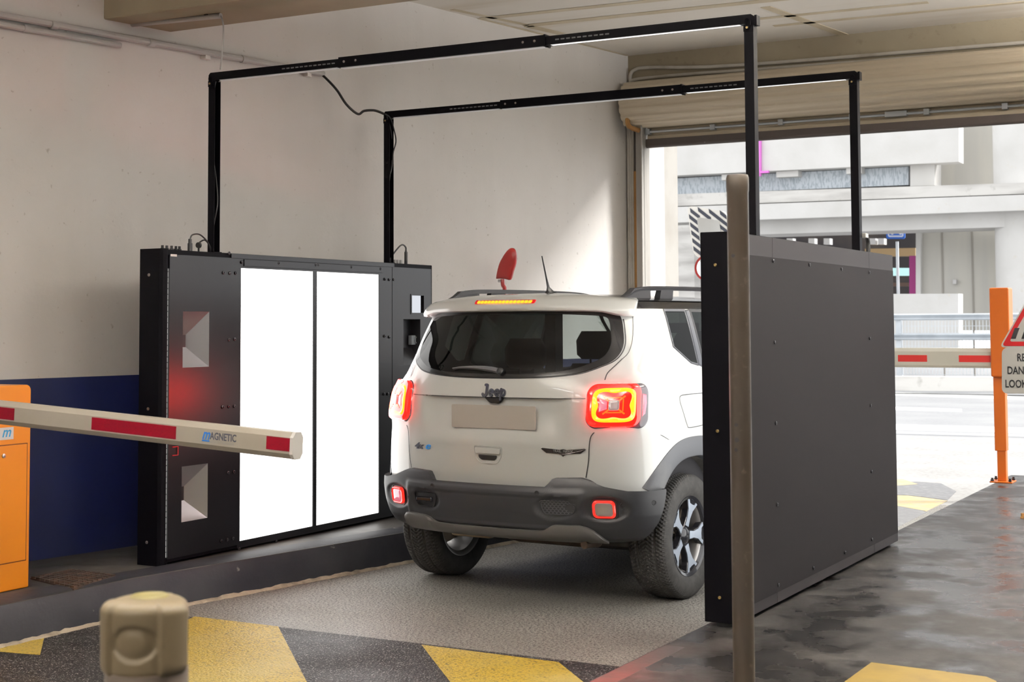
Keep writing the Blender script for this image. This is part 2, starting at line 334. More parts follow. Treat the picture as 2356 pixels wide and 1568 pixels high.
# guide rail and stained timber
g=G(); xa=ony(1471,400,12.3)[0]; xb=ony(1489,400,12.3)[0]
g.box(xa,xb,12.22,12.36,0,3.36); g.box(xb-.012,xb,12.18,12.24,0,3.30); struct('trim_8',g,jambg,bevel=.006,label='grey shutter guide rail')
g=G(); xa2=ony(1460,400,12.3)[0]; g.box(xa2,xa-.004,12.28,12.36,1.0,2.9); struct('trim_9',g,ochre,label='ochre stained jamb strip')
# ---- roller shutter
dr=thing('door_1','',''); del dr['label']; del dr['category']; dr['kind']='structure'
prof=[]
R0=.20; cy_,cz_=12.24,3.49
for i in range(0,91):
    a=math.radians(70+i/90*215); r=R0+(.014,.014,.012,.004,0,0,.003,.012,.014)[i%9]
    prof.append((cy_-r*math.sin(a)*1.0 if False else cy_+r*math.cos(a),cz_+r*math.sin(a)))
g=G(); xl_,xr_=-5.49,3.3
g.grid([[(xl_,y,z) for y,z in prof],[(xr_,y,z) for y,z in prof]])
for X in (xl_,xr_): g.add([(X,y,z) for y,z in prof],[tuple(range(len(prof)))])
obj('shutter_roll',g,shutm,dr,smooth=True,auto=25)
prof=[]
zt=3.42
while zt>3.19:
    prof+= [(12.31,zt),(12.298,zt-.012),(12.298,zt-.055),(12.312,zt-.066)]; zt-=.066
g=G(); g.grid([[(-5.33,y,z) for y,z in prof],[(3.2,y,z) for y,z in prof]]); obj('shutter_curtain',g,shutm,dr)
g=G(); g.box(-5.33,3.2,12.26,12.34,3.125,3.178); g.cyl((-5.33,12.285,3.125),(3.2,12.285,3.125),.026,12); obj('bottom_bar',g,shutd,dr,smooth=True)
g=G(); g.tube([(-5.33,12.27,3.245),(3.2,12.27,3.245)],.012); k=-5.31
while k<3.1: g.box(k-.022,k+.022,12.25,12.30,3.222,3.27); k+=.62
g.box(-3.17,-2.99,12.25,12.30,3.225,3.268)
obj('safety_cable',g,galv,dr)
# ---- conduits on the lintel and down the corner
def pipe(name,pts,r,m,label,cat='pipe',group=None,n=10):
    g=G(); g.tube(pts,r,n); return tag(obj(name,g,m,smooth=True),label,cat,group)
Yc=12.31
A=ony(1452,210,Yc);B=ony(1458,163,Yc);C=ony(1500,155,Yc);D=ony(1700,150,Yc);E_=ony(2356,98,Yc)
pipe('conduit',smoothpts([ony(1447,262,12.25),A,ony(1450,175,Yc),ony(1462,160,Yc),C,D,E_,E_+(E_-D)*1.5],5),.016,rustpipe,'upper metal conduit bending along the lintel above the shutter','pipe','conduits on the lintel')
A=ony(1450,186,Yc);D=ony(1600,169,Yc);E_=ony(2356,113,Yc)
pipe('conduit',smoothpts([A,ony(1480,180,Yc),D,ony(1760,158,Yc),E_,E_+(E_-D)*1.2],5),.014,rustpipe,'lower metal conduit along the lintel above the shutter','pipe','conduits on the lintel')
for k,(px,r,lab) in enumerate([(1447,.016,'leftmost thin vertical pipe in the wall corner beside the exit'),(1452,.013,'middle thin vertical pipe in the wall corner beside the exit'),(1457,.014,'rightmost thin vertical pipe in the wall corner beside the exit')]):
    X=ony(px,450,12.29)[0]; pipe('vertical_pipe',[(X,12.29,0.2),(X,12.29,3.30 if k else 3.42)],r,rustpipe,lab,'pipe','vertical pipes by the exit')
g=G(); g.tube(smoothpts([ony(1446,240,12.2),ony(1444,268,12.1),ony(1447,290,12.1),ony(1470,300,12.2)],6),.022); tag(obj('flexible_conduit',g,ochre,smooth=True),'brown flexible conduit curling under the left end of the shutter roll','pipe')
# ---- pipes on the left wall
def wp(x,y,o=.02): return onpl(x,y,(-6.48+o,6.6,0),(1,-WS,0))
a=wp(0,38);b=wp(640,148)
zz=3.285
def wl(y,z,o=.025): return (wx(y)+o,y,z)
pg=thing('wall_conduit','long grey conduit running along the white wall near the ceiling','pipe',(wx(8),8,3.29),group='grey conduits on the white wall')
g=G(); g.tube([wl(-2,3.31),wl(8.48,3.29)],.021,10); obj('tube',g,greypipe,pg,smooth=True)
g=G()
for y in (6.3,7.0,7.75): g=G(); g.cyl(wl(y-.02,3.29),wl(y+.02,3.29),.026,12); obj('coupling',g,greypipe,pg,smooth=True)
pg=thing('wall_conduit','shorter grey conduit just below the long one, ending near the beam','pipe',(wx(6.5),6.5,3.235),group='grey conduits on the white wall')
g=G(); g.tube([wl(-2,3.245),wl(6.77,3.24)],.017,10); obj('tube',g,greypipe,pg,smooth=True)
g=G(); g.cyl(wl(6.1,3.243),wl(6.14,3.243),.022,12); obj('coupling',g,greypipe,pg,smooth=True)
for (x,y,lab) in ((473,132,'small clear pipe clip on the white wall above the left gantry post'),(707,172,'small pipe clip on the white wall where the black cable leaves')):
    p_=wp(x,y,.02); g=G(); g.box(p_[0]-.02,p_[0]+.02,p_[1]-.022,p_[1]+.022,p_[2]-.012,p_[2]+.012); g.cyl(p_+np.array([0,.03,-.012]),p_+np.array([0,.03,.016]),.012,10); tag(obj('pipe_clip',g,white_pl),lab,'clip')
# tube lamp under the beam
ht=thing('hanging_tube','thin grey tube clipped under the concrete ceiling beam','tube',(-6.2,6.9,3.38))
P=ony(266,60,6.88);Q=ony(508,36,6.88)
g=G(); g.tube([P,Q],.017,12); obj('tube',g,greypipe,ht,smooth=True)
for px,py in ((303,52),(478,33)):
    c=ony(px,py+3,6.88); g=G(); g.box(c[0]-.012,c[0]+.012,6.86,6.90,c[2],3.39); obj('clamp',g,boltd,ht)
g=G(); g.tube(smoothpts([Q,ony(514,60,6.88),ony(512,110,6.88),ony(507,160,6.9)],6),.005,6); tag(obj('hanging_cable',g,greypipe,smooth=True),'thin grey cable dropping from the ceiling tube to the left gantry','cable')
g=G(); g.tube(smoothpts([P,P+np.array([0,0,-.06]),ony(266,80,6.7)],4),.005,6); obj('cable',g,greypipe,ht,smooth=True)
# ---- road markings
def mark(name,px,m,label,z=.004,pl=0.0):
    pts=[onz(x,y,pl) for x,y in px]; c=sum(pts)/len(pts); g=G(); n=len(pts)
    g.add([(p[0],p[1],pl+z) for p in pts]+[(p[0],p[1],pl-.002) for p in pts],[tuple(range(n))]+[(i,(i+1)%n,n+(i+1)%n,n+i) for i in range(n)]); return struct(name,g,m,label=label)
g=G(); g.box(-5.6,SX-.02,4.55,6.13,-.01,.0025); struct('road_marking_black',g,blackp,label='black painted band of the speed table')
mark('road_marking_yellow',[(448,1419),(640,1442),(705,1568),(725,1620),(440,1600),(400,1440)],yelp,'yellow block of paint behind the bollard')
mark('road_marking_yellow',[(970,1484),(1285,1524),(1345,1572),(1400,1625),(1080,1640),(1035,1568)],yelp,'yellow chevron of paint behind the car')
mark('road_marking_yellow',[(0,1482),(103,1462),(92,1507),(0,1500)],yelp,'yellow triangle of paint by the kerb')
mark('road_marking_yellow',[(2005,1525),(1945,1568),(1880,1620),(2340,1640),(2292,1568),(2270,1558)],mat('ochre_floor_paint',(.30,.20,.04),.5,noise=(9,(.24,.16,.04),.4,.7,5),bump=(40,.2,.004)),'ochre patch of paint on the right slab',z=.004,pl=.165)
mark('road_marking_yellow',[(1990,1100),(2078,1103),(2112,1114),(2066,1117),(1990,1112)],paley,'small pale yellow chevron outside the exit')
mark('road_marking_yellow',[(1990,1138),(2090,1140),(2180,1152),(2130,1176),(1990,1150)],paley,'large pale yellow chevron outside the exit')
mark('road_marking_dark',[(1950,1114),(2110,1108),(2165,1112),(2200,1130),(2180,1150),(2090,1139),(1950,1136)],mat('dark_road_paint',(.17,.17,.175),.7,noise=(14,(.24,.24,.24),.5,.7,4)),'grey paint between the chevrons',z=.003)
mark('road_marking_dark',[(1900,1152),(2066,1156),(2133,1178),(2040,1225),(1850,1230)],mat('dark_road_paint2',(.18,.18,.185),.7,noise=(14,(.24,.24,.24),.5,.7,4)),'grey paint nearest the exit',z=.003)
mark('road_marking_white',[(1400,893),(2062,902),(2500,917),(2500,924),(2062,909),(1400,899)],whitel,'far white kerb line of the street')
mark('road_marking_white',[(1700,934),(2062,936),(2213,941),(2213,947),(2062,943),(1700,940)],whitel,'white centre dash of the street')
mark('road_marking_white',[(1400,965),(2062,976),(2500,988),(2500,1000),(2062,989),(1400,978)],whitel,'near white edge line of the street')
mark('road_marking_gutter',[(1400,985),(2062,992),(2500,1003),(2500,1009),(2062,998),(1400,990)],mat('gutter',(.36,.36,.37),.8),'grey gutter at the street edge')
# cast-iron drain cover on the platform
g=G(); q4=[onz(*p,.19) for p in ((70,1332),(163,1314),(268,1327),(170,1357))]
dc=thing('drain_cover','rusty square cast iron cover with square studs beside the orange cabinet','drain cover',(q4[0]+q4[2])/2)
iron=mat('rusty_cast_iron',(.06,.045,.037),.5,.5,noise=(14,(.13,.075,.05),.45,.7,6),bump=(60,.3,.003))
g.add([p+np.array([0,0,.008]) for p in q4]+[p-np.array([0,0,.005]) for p in q4],[(0,1,2,3),(0,1,5,4),(1,2,6,5),(2,3,7,6),(3,0,4,7)]); obj('plate',g,iron,dc)
g=G(); N=9
for i in range(N):
    for j in range(N):
        u=(i+.5)/N;v=(j+.5)/N; c=(q4[0]*(1-u)*(1-v)+q4[1]*u*(1-v)+q4[2]*u*v+q4[3]*(1-u)*v)
        g.box(c[0]-.014,c[0]+.014,c[1]-.014,c[1]+.014,.195,.207)
obj('stud',g,iron,dc)

# ================================================================== OUTSIDE
def pp(px,Y): return [ony(x,y,Y) for x,y in px]
def slab(name,px,Y,depth,m,parent=None,kind=None):
    a=pp(px,Y); g=G(); n=len(a); dirv=[(p-EYE)/abs((p-EYE)[1]) for p in a]
    b=[p+np.array([0,depth,0]) for p in a]
    g.add(a+b,[tuple(range(n-1,-1,-1)),tuple(range(n,2*n))]+[(i,(i+1)%n,n+(i+1)%n,n+i) for i in range(n)])
    o=obj(name,g,m,parent)
    if kind: o['kind']=kind
    return o
ov=thing('overpass','pale concrete overpass with stained ledges crossing beyond the street','overpass',(-10,40,0))
slab('beam',[(1380,550),(2480,517),(2480,475),(1380,516)],40.3,1.6,conc,ov)
slab('lower_ledge',[(1380,518),(2480,479),(2480,443),(1380,482)],39.8,1.8,conc,ov)
slab('upper_ledge',[(1380,480),(2480,441),(2480,416),(1380,452)],39.95,1.8,conc2,ov)
slab('parapet',[(1380,100),(2206,100),(2206,372),(1380,412)],41.0,.6,conc,ov)
slab('bracket',[(2094,376),(2150,372),(2150,426),(2094,428)],41.3,.8,conc,ov)
slab('perforated_fascia',[(1380,419),(2090,383),(2090,425),(1380,455)],41.5,.12,perf,ov)
slab('fascia_frame',[(1380,409),(2094,379),(2094,429),(1380,462)],41.7,.3,darkin,ov)
g=G(); c=ony(2345,470,40.6); r=abs(ony(2283,640,40.6)[0]-ony(2345,640,40.6)[0])
g.cyl((c[0],40.9,-.1),(c[0],40.9,4.6),r,40); obj('column',g,conc,ov,smooth=True)
g=G(); g.cyl((c[0],40.9,5.0),(c[0],40.9,10),r,40); obj('column',g,conc,ov,smooth=True)
g=G(); c2=ony(1576,600,39.4); g.box(c2[0]-.28,c2[0]+.28,39.4,39.9,-.1,4.3); obj('pillar',g,conc2,ov)
g=G(); 
for x0,x1,y in ((1655,1698,0),(1420,1470,0),(1780,1830,0),(1940,1975,0)):
    P=ony(x0,0,41.15)[0];Q=ony(x1,0,41.15)[0]; z=ony((x0+x1)/2,383+ (2093-(x0+x1)/2)*.052+1,41.15)[2]; g=G(); g.box(P,Q,41.15,41.5,z-.10,z+.07); obj('fixing_block',g,conc,ov)
bd=thing('building','building behind the overpass with beige cladding and a dark purple lit bay','building',(-9,46,0))
slab('cladding',[(2112,526),(2400,518),(2400,760),(2112,760)],42.2,.4,beige,bd)
g=G()
for px in (2168,2237):
    P=ony(px,600,42.19); g.box(P[0]-.02,P[0]+.02,42.17,42.21,-.1,4.2)
obj('cladding_joint',g,mat('joint',(.30,.28,.25),.8),bd)
slab('upper_cladding',[(2150,120),(2420,120),(2420,440),(2150,440)],43.2,.4,beige,bd)
slab('door_frame',[(2107,524),(2118,524),(2118,760),(2107,760)],42.0,.4,conc,bd)
slab('wall_box',[(2192,643),(2200,643),(2200,653),(2192,653)],42.05,.15,greypipe,bd)
slab('dark_bay',[(1300,480),(2120,480),(2120,800),(1300,800)],50,.4,darkin,bd)
slab('purple_pillar',[(2092,588),(2107,588),(2107,760),(2092,760)],42.6,.4,purple,bd)
slab('purple_panel',[(1533,600),(1553,600),(1553,700),(1533,700)],44,.2,mat('dark_purple',(.06,.01,.05),.6),bd)
slab('lit_sign',[(2030,616),(2099,616),(2099,634),(2030,634)],46,.1,emis('cyan_light',(.55,.85,.85),.9),bd)
slab('lit_beam',[(1990,572),(2106,570),(2106,588),(1990,590)],45,.4,mat('warm_beam',(.35,.24,.12),.8),bd)
slab('lit_strip',[(1533,594),(1553,594),(1553,599),(1533,599)],44,.1,emis('warm_strip',(.9,.7,.35),.6),bd)
for x in (1810,1860,1895,2000,2020):
    slab('ceiling_rib',[(x,548),(x+14,548),(x+14,562),(x,562)],45,.3,greypipe,bd)
slab('counter',[(1990,650),(2105,650),(2105,658),(1990,658)],45,.3,mat('counter',(.10,.06,.045),.7),bd)
slab('magenta_post',[(1741,300),(1750,300),(1750,405),(1741,405)],40.9,.1,magenta,bd); slab('magenta_foot',[(1738,394),(1768,392),(1768,397),(1738,399)],40.88,.1,magenta,bd)
bs=thing('blue_sign','small blue road sign with white car front outline on a thin pole','sign',ony(2060,660,44))
def sg(px,y0,y1,Y,name,m):
    return slab(name,px,Y,.04,m,bs)
slab('plate',[(2039,515),(2082,515),(2082,546),(2079,549),(2042,549),(2039,546)],44,.05,blues,bs)
slab('border',[(2043,515),(2078,515),(2078,543),(2075,545),(2046,545),(2043,543)],43.97,.03,mat('sign_white',(.7,.75,.85),.5),bs)
slab('field',[(2046,515),(2075,515),(2075,541),(2046,541)],43.94,.03,blues,bs)
for x in (2053,2072):
    P=ony(x,536,43.93); g=G(); g.cyl((P[0],43.93,P[2]),(P[0],43.90,P[2]),.045,12); obj('lamp_symbol',g,mat('sign_white2',(.8,.85,.9),.5),bs)
g=G(); P=ony(2065,600,44.1); g.cyl((P[0],44.1,-.1),(P[0],44.1,3.9),.045,12); obj('pole',g,galv,bs,smooth=True)
# low wall, barrier rails, mesh
slab('low_wall',[(1980,676),(2205,675),(2205,800),(1980,800)],36.2,.5,conc)
tag(bpy.data.objects['low_wall'],'square block of pale concrete behind the guardrail','wall')
gr=thing('guardrail','galvanised street guardrail with two broad rails and wire mesh','guardrail',(-7,34,0))
def railY(py1,py2,nm):
    a=ony(1950,py1,34);b=ony(2480,py1+1,34); h=abs(ony(2100,py1,34)[2]-ony(2100,py2,34)[2]); zc=ony(2170,(py1+py2)/2,34)[2]
    g=G(); pr=[(-.02,-.5),(-.05,-.32),(-.02,-.12),(.0,0),(-.02,.12),(-.05,.32),(-.02,.5)]
    g.grid([[(X,34+dy,zc+dz*h) for dy,dz in pr]+[(X,34.05,zc+.5*h),(X,34.05,zc-.5*h)] for X in (a[0],b[0])],closed=True); obj(nm,g,galv,gr,smooth=True)
railY(721,736,'rail'); railY(767,782,'rail')
for px in (2068,2350): 
    P=ony(px,760,34.1); g=G(); g.box(P[0]-.06,P[0]+.06,34.06,34.2,0,1.7); obj('post',g,galv,gr)
for z0,z1,ya,yb in ((ony(2100,766,34)[2],ony(2100,737,34)[2],0,0),(ony(2100,861,34)[2],ony(2100,782,34)[2],0,0)):
    g=G(); X=ony(2075,760,34.1)[0]
    while X<ony(2480,760,34)[0]: g.box(X-.006,X+.006,34.09,34.1,z0,z1); X+=.075
    k=z0
    while k<z1: g.box(ony(2075,760,34.1)[0],ony(2480,760,34)[0],34.10,34.11,k-.006,k+.006); k+=.16
    obj('mesh',g,galv,gr)
slab('street_kerb',[(1300,862),(2480,868),(2480,903),(2293,900),(1300,893)],31.8,.5,conc2)
tag(bpy.data.objects['street_kerb'],'stained low concrete kerb along the far side of the street','kerb')
# traffic mirrors outside
tm=thing('traffic_mirror','square traffic mirror with black and white striped border outside the exit','mirror',(-5.6,15,0))
q=[(1580,472),(1672,487),(1690,604),(1596,590)]
def bil(u,v,d=0):
    x=(q[0][0]*(1-u)+q[1][0]*u)*(1-v)+(q[3][0]*(1-u)+q[2][0]*u)*v; y=(q[0][1]*(1-u)+q[1][1]*u)*(1-v)+(q[3][1]*(1-u)+q[2][1]*u)*v
    return ony(x,y,15)+np.array([0,d,0])
g=G(); g.prism(rrect(0,1,0,1,.14,5),lambda a,b,d:bil(a,b,d),.06); obj('frame',g,white_pl,tm)
g=G()
def ins(u,v): return .30<u<.70+.0 and .28<v<.72
for i in range(-10,11):
    a=i*.155
    for k in range(0,40):
        t0=k/40;t1=(k+1)/40
        # slanted stripe cells in the border only
        for (u0,v0,u1,v1) in ((t0,t0*.55+a,t1,t1*.55+a),):
            um=(u0+u1)/2; vm=(v0+v1)/2+.035
            if .03<um<.97 and .03<vm<.97 and not(.22<um<.78 and .2<vm<.8) and not((um<.08 or um>.92) and (vm<.08 or vm>.92)):
                g.add([bil(u0,v0,-.004),bil(u1,v1,-.004),bil(u1,v1+.085,-.004),bil(u0,v0+.085,-.004)],[(0,1,2,3)])
obj('stripes',g,darkt,tm)
g=G(); g.prism(rrect(.22,.78,.2,.8,.08,5),lambda a,b,d:bil(a,b,-.01+d),.012); obj('mirror_glass',g,mirrorm,tm)
g=G(); g.cyl((-5.52,15.1,0),(-5.52,15.1,2.9),.04,14); obj('pole',g,galv,tm,smooth=True)
rm=thing('round_mirror','round traffic mirror with a red rim on the mirror pole outside','mirror',ony(1626,616,14.95))
c=ony(1626,616,14.95); g=G(); g.lathe([(.0,0),(.12,.01),(.14,0),(.145,.03),(.10,.06),(0,.07)],c,(0,1,0),28); obj('rim',g,redsh,rm,smooth=True)
g=G(); g.lathe([(0,-.02),(.06,-.012),(.115,.0)],c,(0,1,0),28); obj('mirror_glass',g,mirrorm,rm,smooth=True)
# ================================================================== SCANNER CABINETS
def plate(g,x0,x1,ya,yb,za,zb,holes=()):
    ys=sorted({ya,yb,*[h[0] for h in holes],*[h[1] for h in holes]}); zs=sorted({za,zb,*[h[2] for h in holes],*[h[3] for h in holes]})
    for i in range(len(ys)-1):
        for j in range(len(zs)-1):
            ym=(ys[i]+ys[i+1])/2; zm=(zs[j]+zs[j+1])/2
            if any(h[0]<ym<h[1] and h[2]<zm<h[3] for h in holes): continue
            g.box(x0,x1,ys[i],ys[i+1],zs[j],zs[j+1])
panelE=emis('light_panel_glow',(1,.985,.96),2.6)
ribE=emis('light_panel_rib',(.80,.80,.82),.42)
XL=-5.728
lc=thing('scanner_cabinet','black scanner cabinet left of the car with two glowing white panels','cabinet',(-5.81,7.82,.19))
g=G(); g.box(-5.90,-5.845,6.40,9.262,.205,1.955)
g.box(-5.90,XL-.006,6.40,9.262,1.925,1.958); g.box(-5.90,XL-.006,6.40,9.262,.205,.232)
g.box(-5.90,XL-.006,9.245,9.262,.205,1.957)
g.box(-5.90,-5.74,7.02,7.06,.21,1.95); g.box(-5.90,-5.74,8.60,8.72,.21,1.95)
obj('body',g,blackm,lc,bevel=.003)
g=G(); prof=[(-5.902,6.445),(-5.902,6.39),(-5.757,6.388),(-5.737,6.397),(XL-.002,6.418),(XL-.004,6.432),(-5.745,6.432),(-5.745,6.45)]
g.grid([[(x,y,z) for x,y in prof] for z in (.192,1.963)]); g.add([(x,y,1.963) for x,y in prof],[tuple(range(8))]); g.add([(x,y,.192) for x,y in prof],[tuple(range(8))])
obj('end_cap',g,blackm,lc,smooth=True,auto=20)
g=G(); g.box(-5.912,-5.90,6.40,9.2,.36,1.84); obj('rear_panel',g,blackm,lc,bevel=.002)
g=G(); z=.235; 
while z<1.85:
    g.box(-5.744,-5.7385,6.4345,6.4405,z,min(z+.028,1.85)); z+=.032
obj('led_strip',g,emis('thin_led',(1,.97,.92),1.4),lc)
r1=(6.556,6.784,1.289,1.609); r2=(6.556,6.780,.417,.730)
g=G(); plate(g,XL-.012,XL,6.443,7.052,.225,1.93,[r1,r2]); obj('door_panel',g,satin,lc)
w1=(8.975,9.135,1.611,1.735); r3=(8.867,9.092,1.242,1.565)
g=G(); plate(g,XL-.012,XL,8.728,9.240,.225,1.93,[w1,r3]); obj('far_door_panel',g,satin,lc)
for (ya,yb,za,zb),(px,pt,pb),nm in ((r1,(427,770,798),'upper'),(r2,(423,1118,1150),'lower')):
    xi=-5.832
    A=onx(px,pt,xi);B=onx(px,pb,xi); y1_=A[1]; zt_,zb_=A[2],B[2]; y0_=y1_-.035
    O4=[(XL,ya,za),(XL,yb,za),(XL,yb,zb),(XL,ya,zb)]; I4=[(xi,y0_,zb_),(xi,y1_,zb_),(xi,y1_,zt_),(xi,y0_,zt_)]
    g=G(); g.add(O4+I4,[(0,1,5,4),(1,2,6,5),(2,3,7,6),(3,0,4,7)]); rc=obj('lens_recess',g,mat('recess_metal_'+nm,(.60,.60,.63),.34,1),lc); rc['label']='bright faceted metal recess around a lens slot'
    g=G(); g.box(xi-.004,xi,y0_,y1_,zb_,zt_); obj('lens_slot',g,rubber,rc)
ya,yb,za,zb=r3; xi=-5.80
g=G(); O4=[(XL,ya,za),(XL,yb,za),(XL,yb,zb),(XL,ya,zb)]; I4=[(xi,ya+.05,za+.12),(xi,yb-.01,za+.12),(xi,yb-.01,zb-.005),(xi,ya+.05,zb-.005)]
g.add(O4+I4,[(0,1,5,4),(1,2,6,5),(2,3,7,6),(3,0,4,7),(4,5,6,7)]); rc=obj('camera_recess',g,satin,lc)
P=onx(946,771,-5.77);Q=onx(966,792,-5.77)
g=G(); g.box(-5.795,-5.765,P[1],Q[1],Q[2],P[2]); cm=obj('camera_module',g,mat('grey_camera_box',(.16,.18,.20),.4),rc,bevel=.003)
c=np.array([-5.764,(P[1]+Q[1])/2,(P[2]+Q[2])/2]); g=G(); g.lathe([(.026,0),(.026,.006),(.019,.007),(.018,.002),(.008,.001),(.0,.005)],c,(1,0,0),24); obj('lens',g,mat('lens_ring',(.3,.32,.35),.25,.5),cm,smooth=True)
g=G(); ya,yb,za,zb=w1
for a in ((ya-.012,yb+.012,zb,zb+.010),(ya-.012,yb+.012,za-.010,za),(ya-.012,ya,za,zb),(yb,yb+.012,za,zb)): g.box(XL-.002,XL+.004,*a)
wf=obj('window_frame',g,satin,lc); g=G(); g.box(XL-.014,XL-.010,ya,yb,za,zb); obj('window_glass',g,mat('dark_mirror',(.34,.35,.37),.06,1),wf)
# light panels with frames
g=G(); plate(g,XL-.012,XL-.002,7.052,8.728,.205,1.93,[(7.075,7.808,.245,1.872),(7.842,8.565,.245,1.872)]); obj('panel_frame',g,satin,lc)
g=G(); g.box(XL-.004,XL+.002,6.98,8.75,1.928,1.957); g.box(XL-.004,XL+.003,7.10,8.60,1.884,1.926); obj('top_rail',g,satin,lc,bevel=.0015)
for k,(ya,yb) in enumerate(((7.075,7.808),(7.842,8.565))):
    g=G(); g.box(XL-.014,XL-.010,ya,yb,.245,1.872); lp=obj('light_panel',g,panelE,lc); lp['label']='glowing white light panel '+('near the boom' if k==0 else 'nearest the car')
    g=G(); ls=[.022,.050,.056] if k==0 else [yb-ya-.03,yb-ya-.012]
    cs_=[yb-ya-.012*i-.010 for i in range(11)] if k==0 else [.010+.012*i for i in range(11)]
    for u in ls+cs_: g.box(XL-.010,XL-.0092,ya+u,ya+u+.0018,.246,1.871)
    obj('diffuser_rib',g,ribE,lp)
def screws(px,plane,parent,ax,m,r=.009,nm='screw'):
    for (x,y) in px:
        if plane[0]=='x': c=onx(x,y,plane[1]); d=np.array([ax,0,0])
        else: c=ony(x,y,plane[1]); d=np.array([0,ax,0])
        g=G(); g.lathe([(0,0),(r,0),(r,.0035),(r*.75,.005),(r*.5,.005),(r*.42,.002),(0,.002)],c,d,14); obj(nm,g,m,parent,smooth=True)
screws([(514,627),(529,628),(542,628),(527,582),(557,603),(641,605),(726,609),(732,609),(808,614),(875,618),(886,642),(896,643),(906,643),(527,781),(540,780),(885,773),(896,775),(512,936),(526,935),(539,934),(884,906),(893,906),(902,906),(525,1087),(538,1085),(509,1244),(523,1241),(536,1238),(550,1262),(635,1245)],('x',XL+.001),lc,1,boltd,.010)
screws([(343,632),(341,940),(338,1247)],('y',6.388),lc,-1,boltm,.009)
g=G(); p_=onx(393,584,XL+.001);q_=onx(407,590,XL+.001); g.box(XL,XL+.0012,p_[1],q_[1],q_[2],p_[2]); obj('small_label',g,white_pl,lc)
g=G(); p_=onx(396,1028,XL+.001);q_=onx(408,1046,XL+.001); g.tube([(XL+.004,p_[1],p_[2]),(XL+.006,q_[1],p_[2]),(XL+.006,q_[1],q_[2]),(XL+.004,p_[1],q_[2])],.003,8); obj('latch',g,signred,lc)
g=G()
for (x,y) in ((-5.80,6.47),(-5.80,9.18)): g.cyl((x,y,.188),(x,y,.207),.035,18)
obj('foot',g,rubber,lc)
# glands, plugs and cables on the top
ztop=1.958
def onxt(px,X=-5.80): 
    P=onx(px,575,X); return P[1]
g=G()
for px in (386,396,407,417,425): y=onxt(px); g.cyl((-5.84,y,ztop),(-5.84,y,ztop+.014),.012,12); g.cyl((-5.84,y,ztop+.014),(-5.84,y,ztop+.03),.008,10)
obj('cable_gland',g,rubber,lc,smooth=True)
y=onxt(437,-5.82); g=G(); g.cyl((-5.82,y,ztop),(-5.82,y,ztop+.05),.014,14); g.cyl((-5.82,y,ztop+.05),(-5.82,y,ztop+.075),.010,14); obj('plug',g,rubber,lc,smooth=True)
y2=onxt(457,-5.82); g=G(); g.cyl((-5.82,y2,ztop),(-5.82,y2,ztop+.03),.006,10); g.cyl((-5.82,y2-.008,ztop+.042),(-5.82,y2+.008,ztop+.042),.017,16); obj('knob',g,rubber,lc,smooth=True)
ye=onxt(488,-5.80)
g=G(); g.tube(smoothpts([(-5.82,y,ztop+.07),(-5.82,y+.02,ztop+.10),(-5.81,y+.07,ztop+.105),(-5.80,ye-.05,ztop+.07),(-5.80,ye-.02,ztop+.03),(-5.80,ye-.01,ztop+.005)],6),.0045,6); g.tube(smoothpts([(-5.82,y2,ztop+.055),(-5.82,y2+.05,ztop+.075),(-5.80,ye-.03,ztop+.05),(-5.80,ye,ztop+.005)],6),.0045,6); obj('cable',g,rubber,lc,smooth=True)
y=onxt(934,-5.80); ya=onxt(903,-5.80)
g=G()
for px in (908,915,922): yy=onxt(px,-5.80); g.cyl((-5.80,yy,ztop),(-5.80,yy,ztop+.03),.012,12)
obj('cable_gland',g,greypipe,lc,smooth=True)
g=G(); g.cyl((-5.80,y,ztop),(-5.80,y,ztop+.09),.012,14); g.cyl((-5.80,y,ztop+.06),(-5.80,y,ztop+.10),.008,14); obj('plug',g,rubber,lc,smooth=True)
g=G(); g.tube(smoothpts([(-5.80,y,ztop+.10),(-5.80,y-.005,ztop+.125),(-5.80,y-.05,ztop+.14),(-5.80,y-.11,ztop+.11),(-5.80,ya-.02,ztop+.04),(-5.80,ya-.02,ztop+.0)],6),.006,6); obj('cable',g,rubber,lc,smooth=True)

XI,XO=-2.508,-2.359
rc_=thing('scanner_cabinet','charcoal scanner cabinet standing on the right slab, its plain outer side showing','cabinet',(-2.43,7.8,.165))
g=G(); g.box(XI,XO-.004,6.378,9.243,.185,1.943); obj('body',g,blackm,rc_,bevel=.004)
for za_,zb_ in ((1.846,1.941),(.187,.236)):
    for ya_,yb_ in ((6.395,6.953),(6.957,8.698),(8.702,9.241)): g=G(); g.box(XO-.005,XO-.001,ya_,yb_,za_,zb_); obj('edge_band',g,outerb,rc_)
g=G(); g.box(XO-.005,XO,6.395,9.243,.236,1.846); obj('outer_panel',g,outerp,rc_,bevel=.001)
screws([(1779,600),(1862,609),(1936,619),(2000,626),(1782,787),(2001,778),(1785,973),(2003,932),(1788,1160),(2005,1084),(1791,1345),(1871,1306),(1944,1270),(2006,1240)],('x',XO+.0005),rc_,1,boltd,.009)
screws([(1646,609),(1651,991),(1656,1374)],('y',6.377),rc_,-1,brass,.0075)
g=G()
for y in (6.43,9.17): g.cyl((-2.43,y,.163),(-2.43,y,.188),.04,18)
obj('foot',g,rubber,rc_)
g=G(); g.box(XI-.004,XI,7.075,8.565,.245,1.872); lp=obj('light_panel',g,panelE,rc_); lp['label']='glowing white panel facing the car'
g=G(); y=onx(1997,560,-2.43)[1]; g.tube(smoothpts([(-2.43,y,1.94),(-2.43,y+.005,1.99),(-2.43,y-.01,2.03),(-2.43,y-.05,2.05)],6),.013,8); obj('cable',g,rubber,rc_,smooth=True)
g=G(); g.box(-2.445,-2.415,y-.10,y-.04,2.035,2.062); obj('connector',g,white_pl,rc_,bevel=.003)

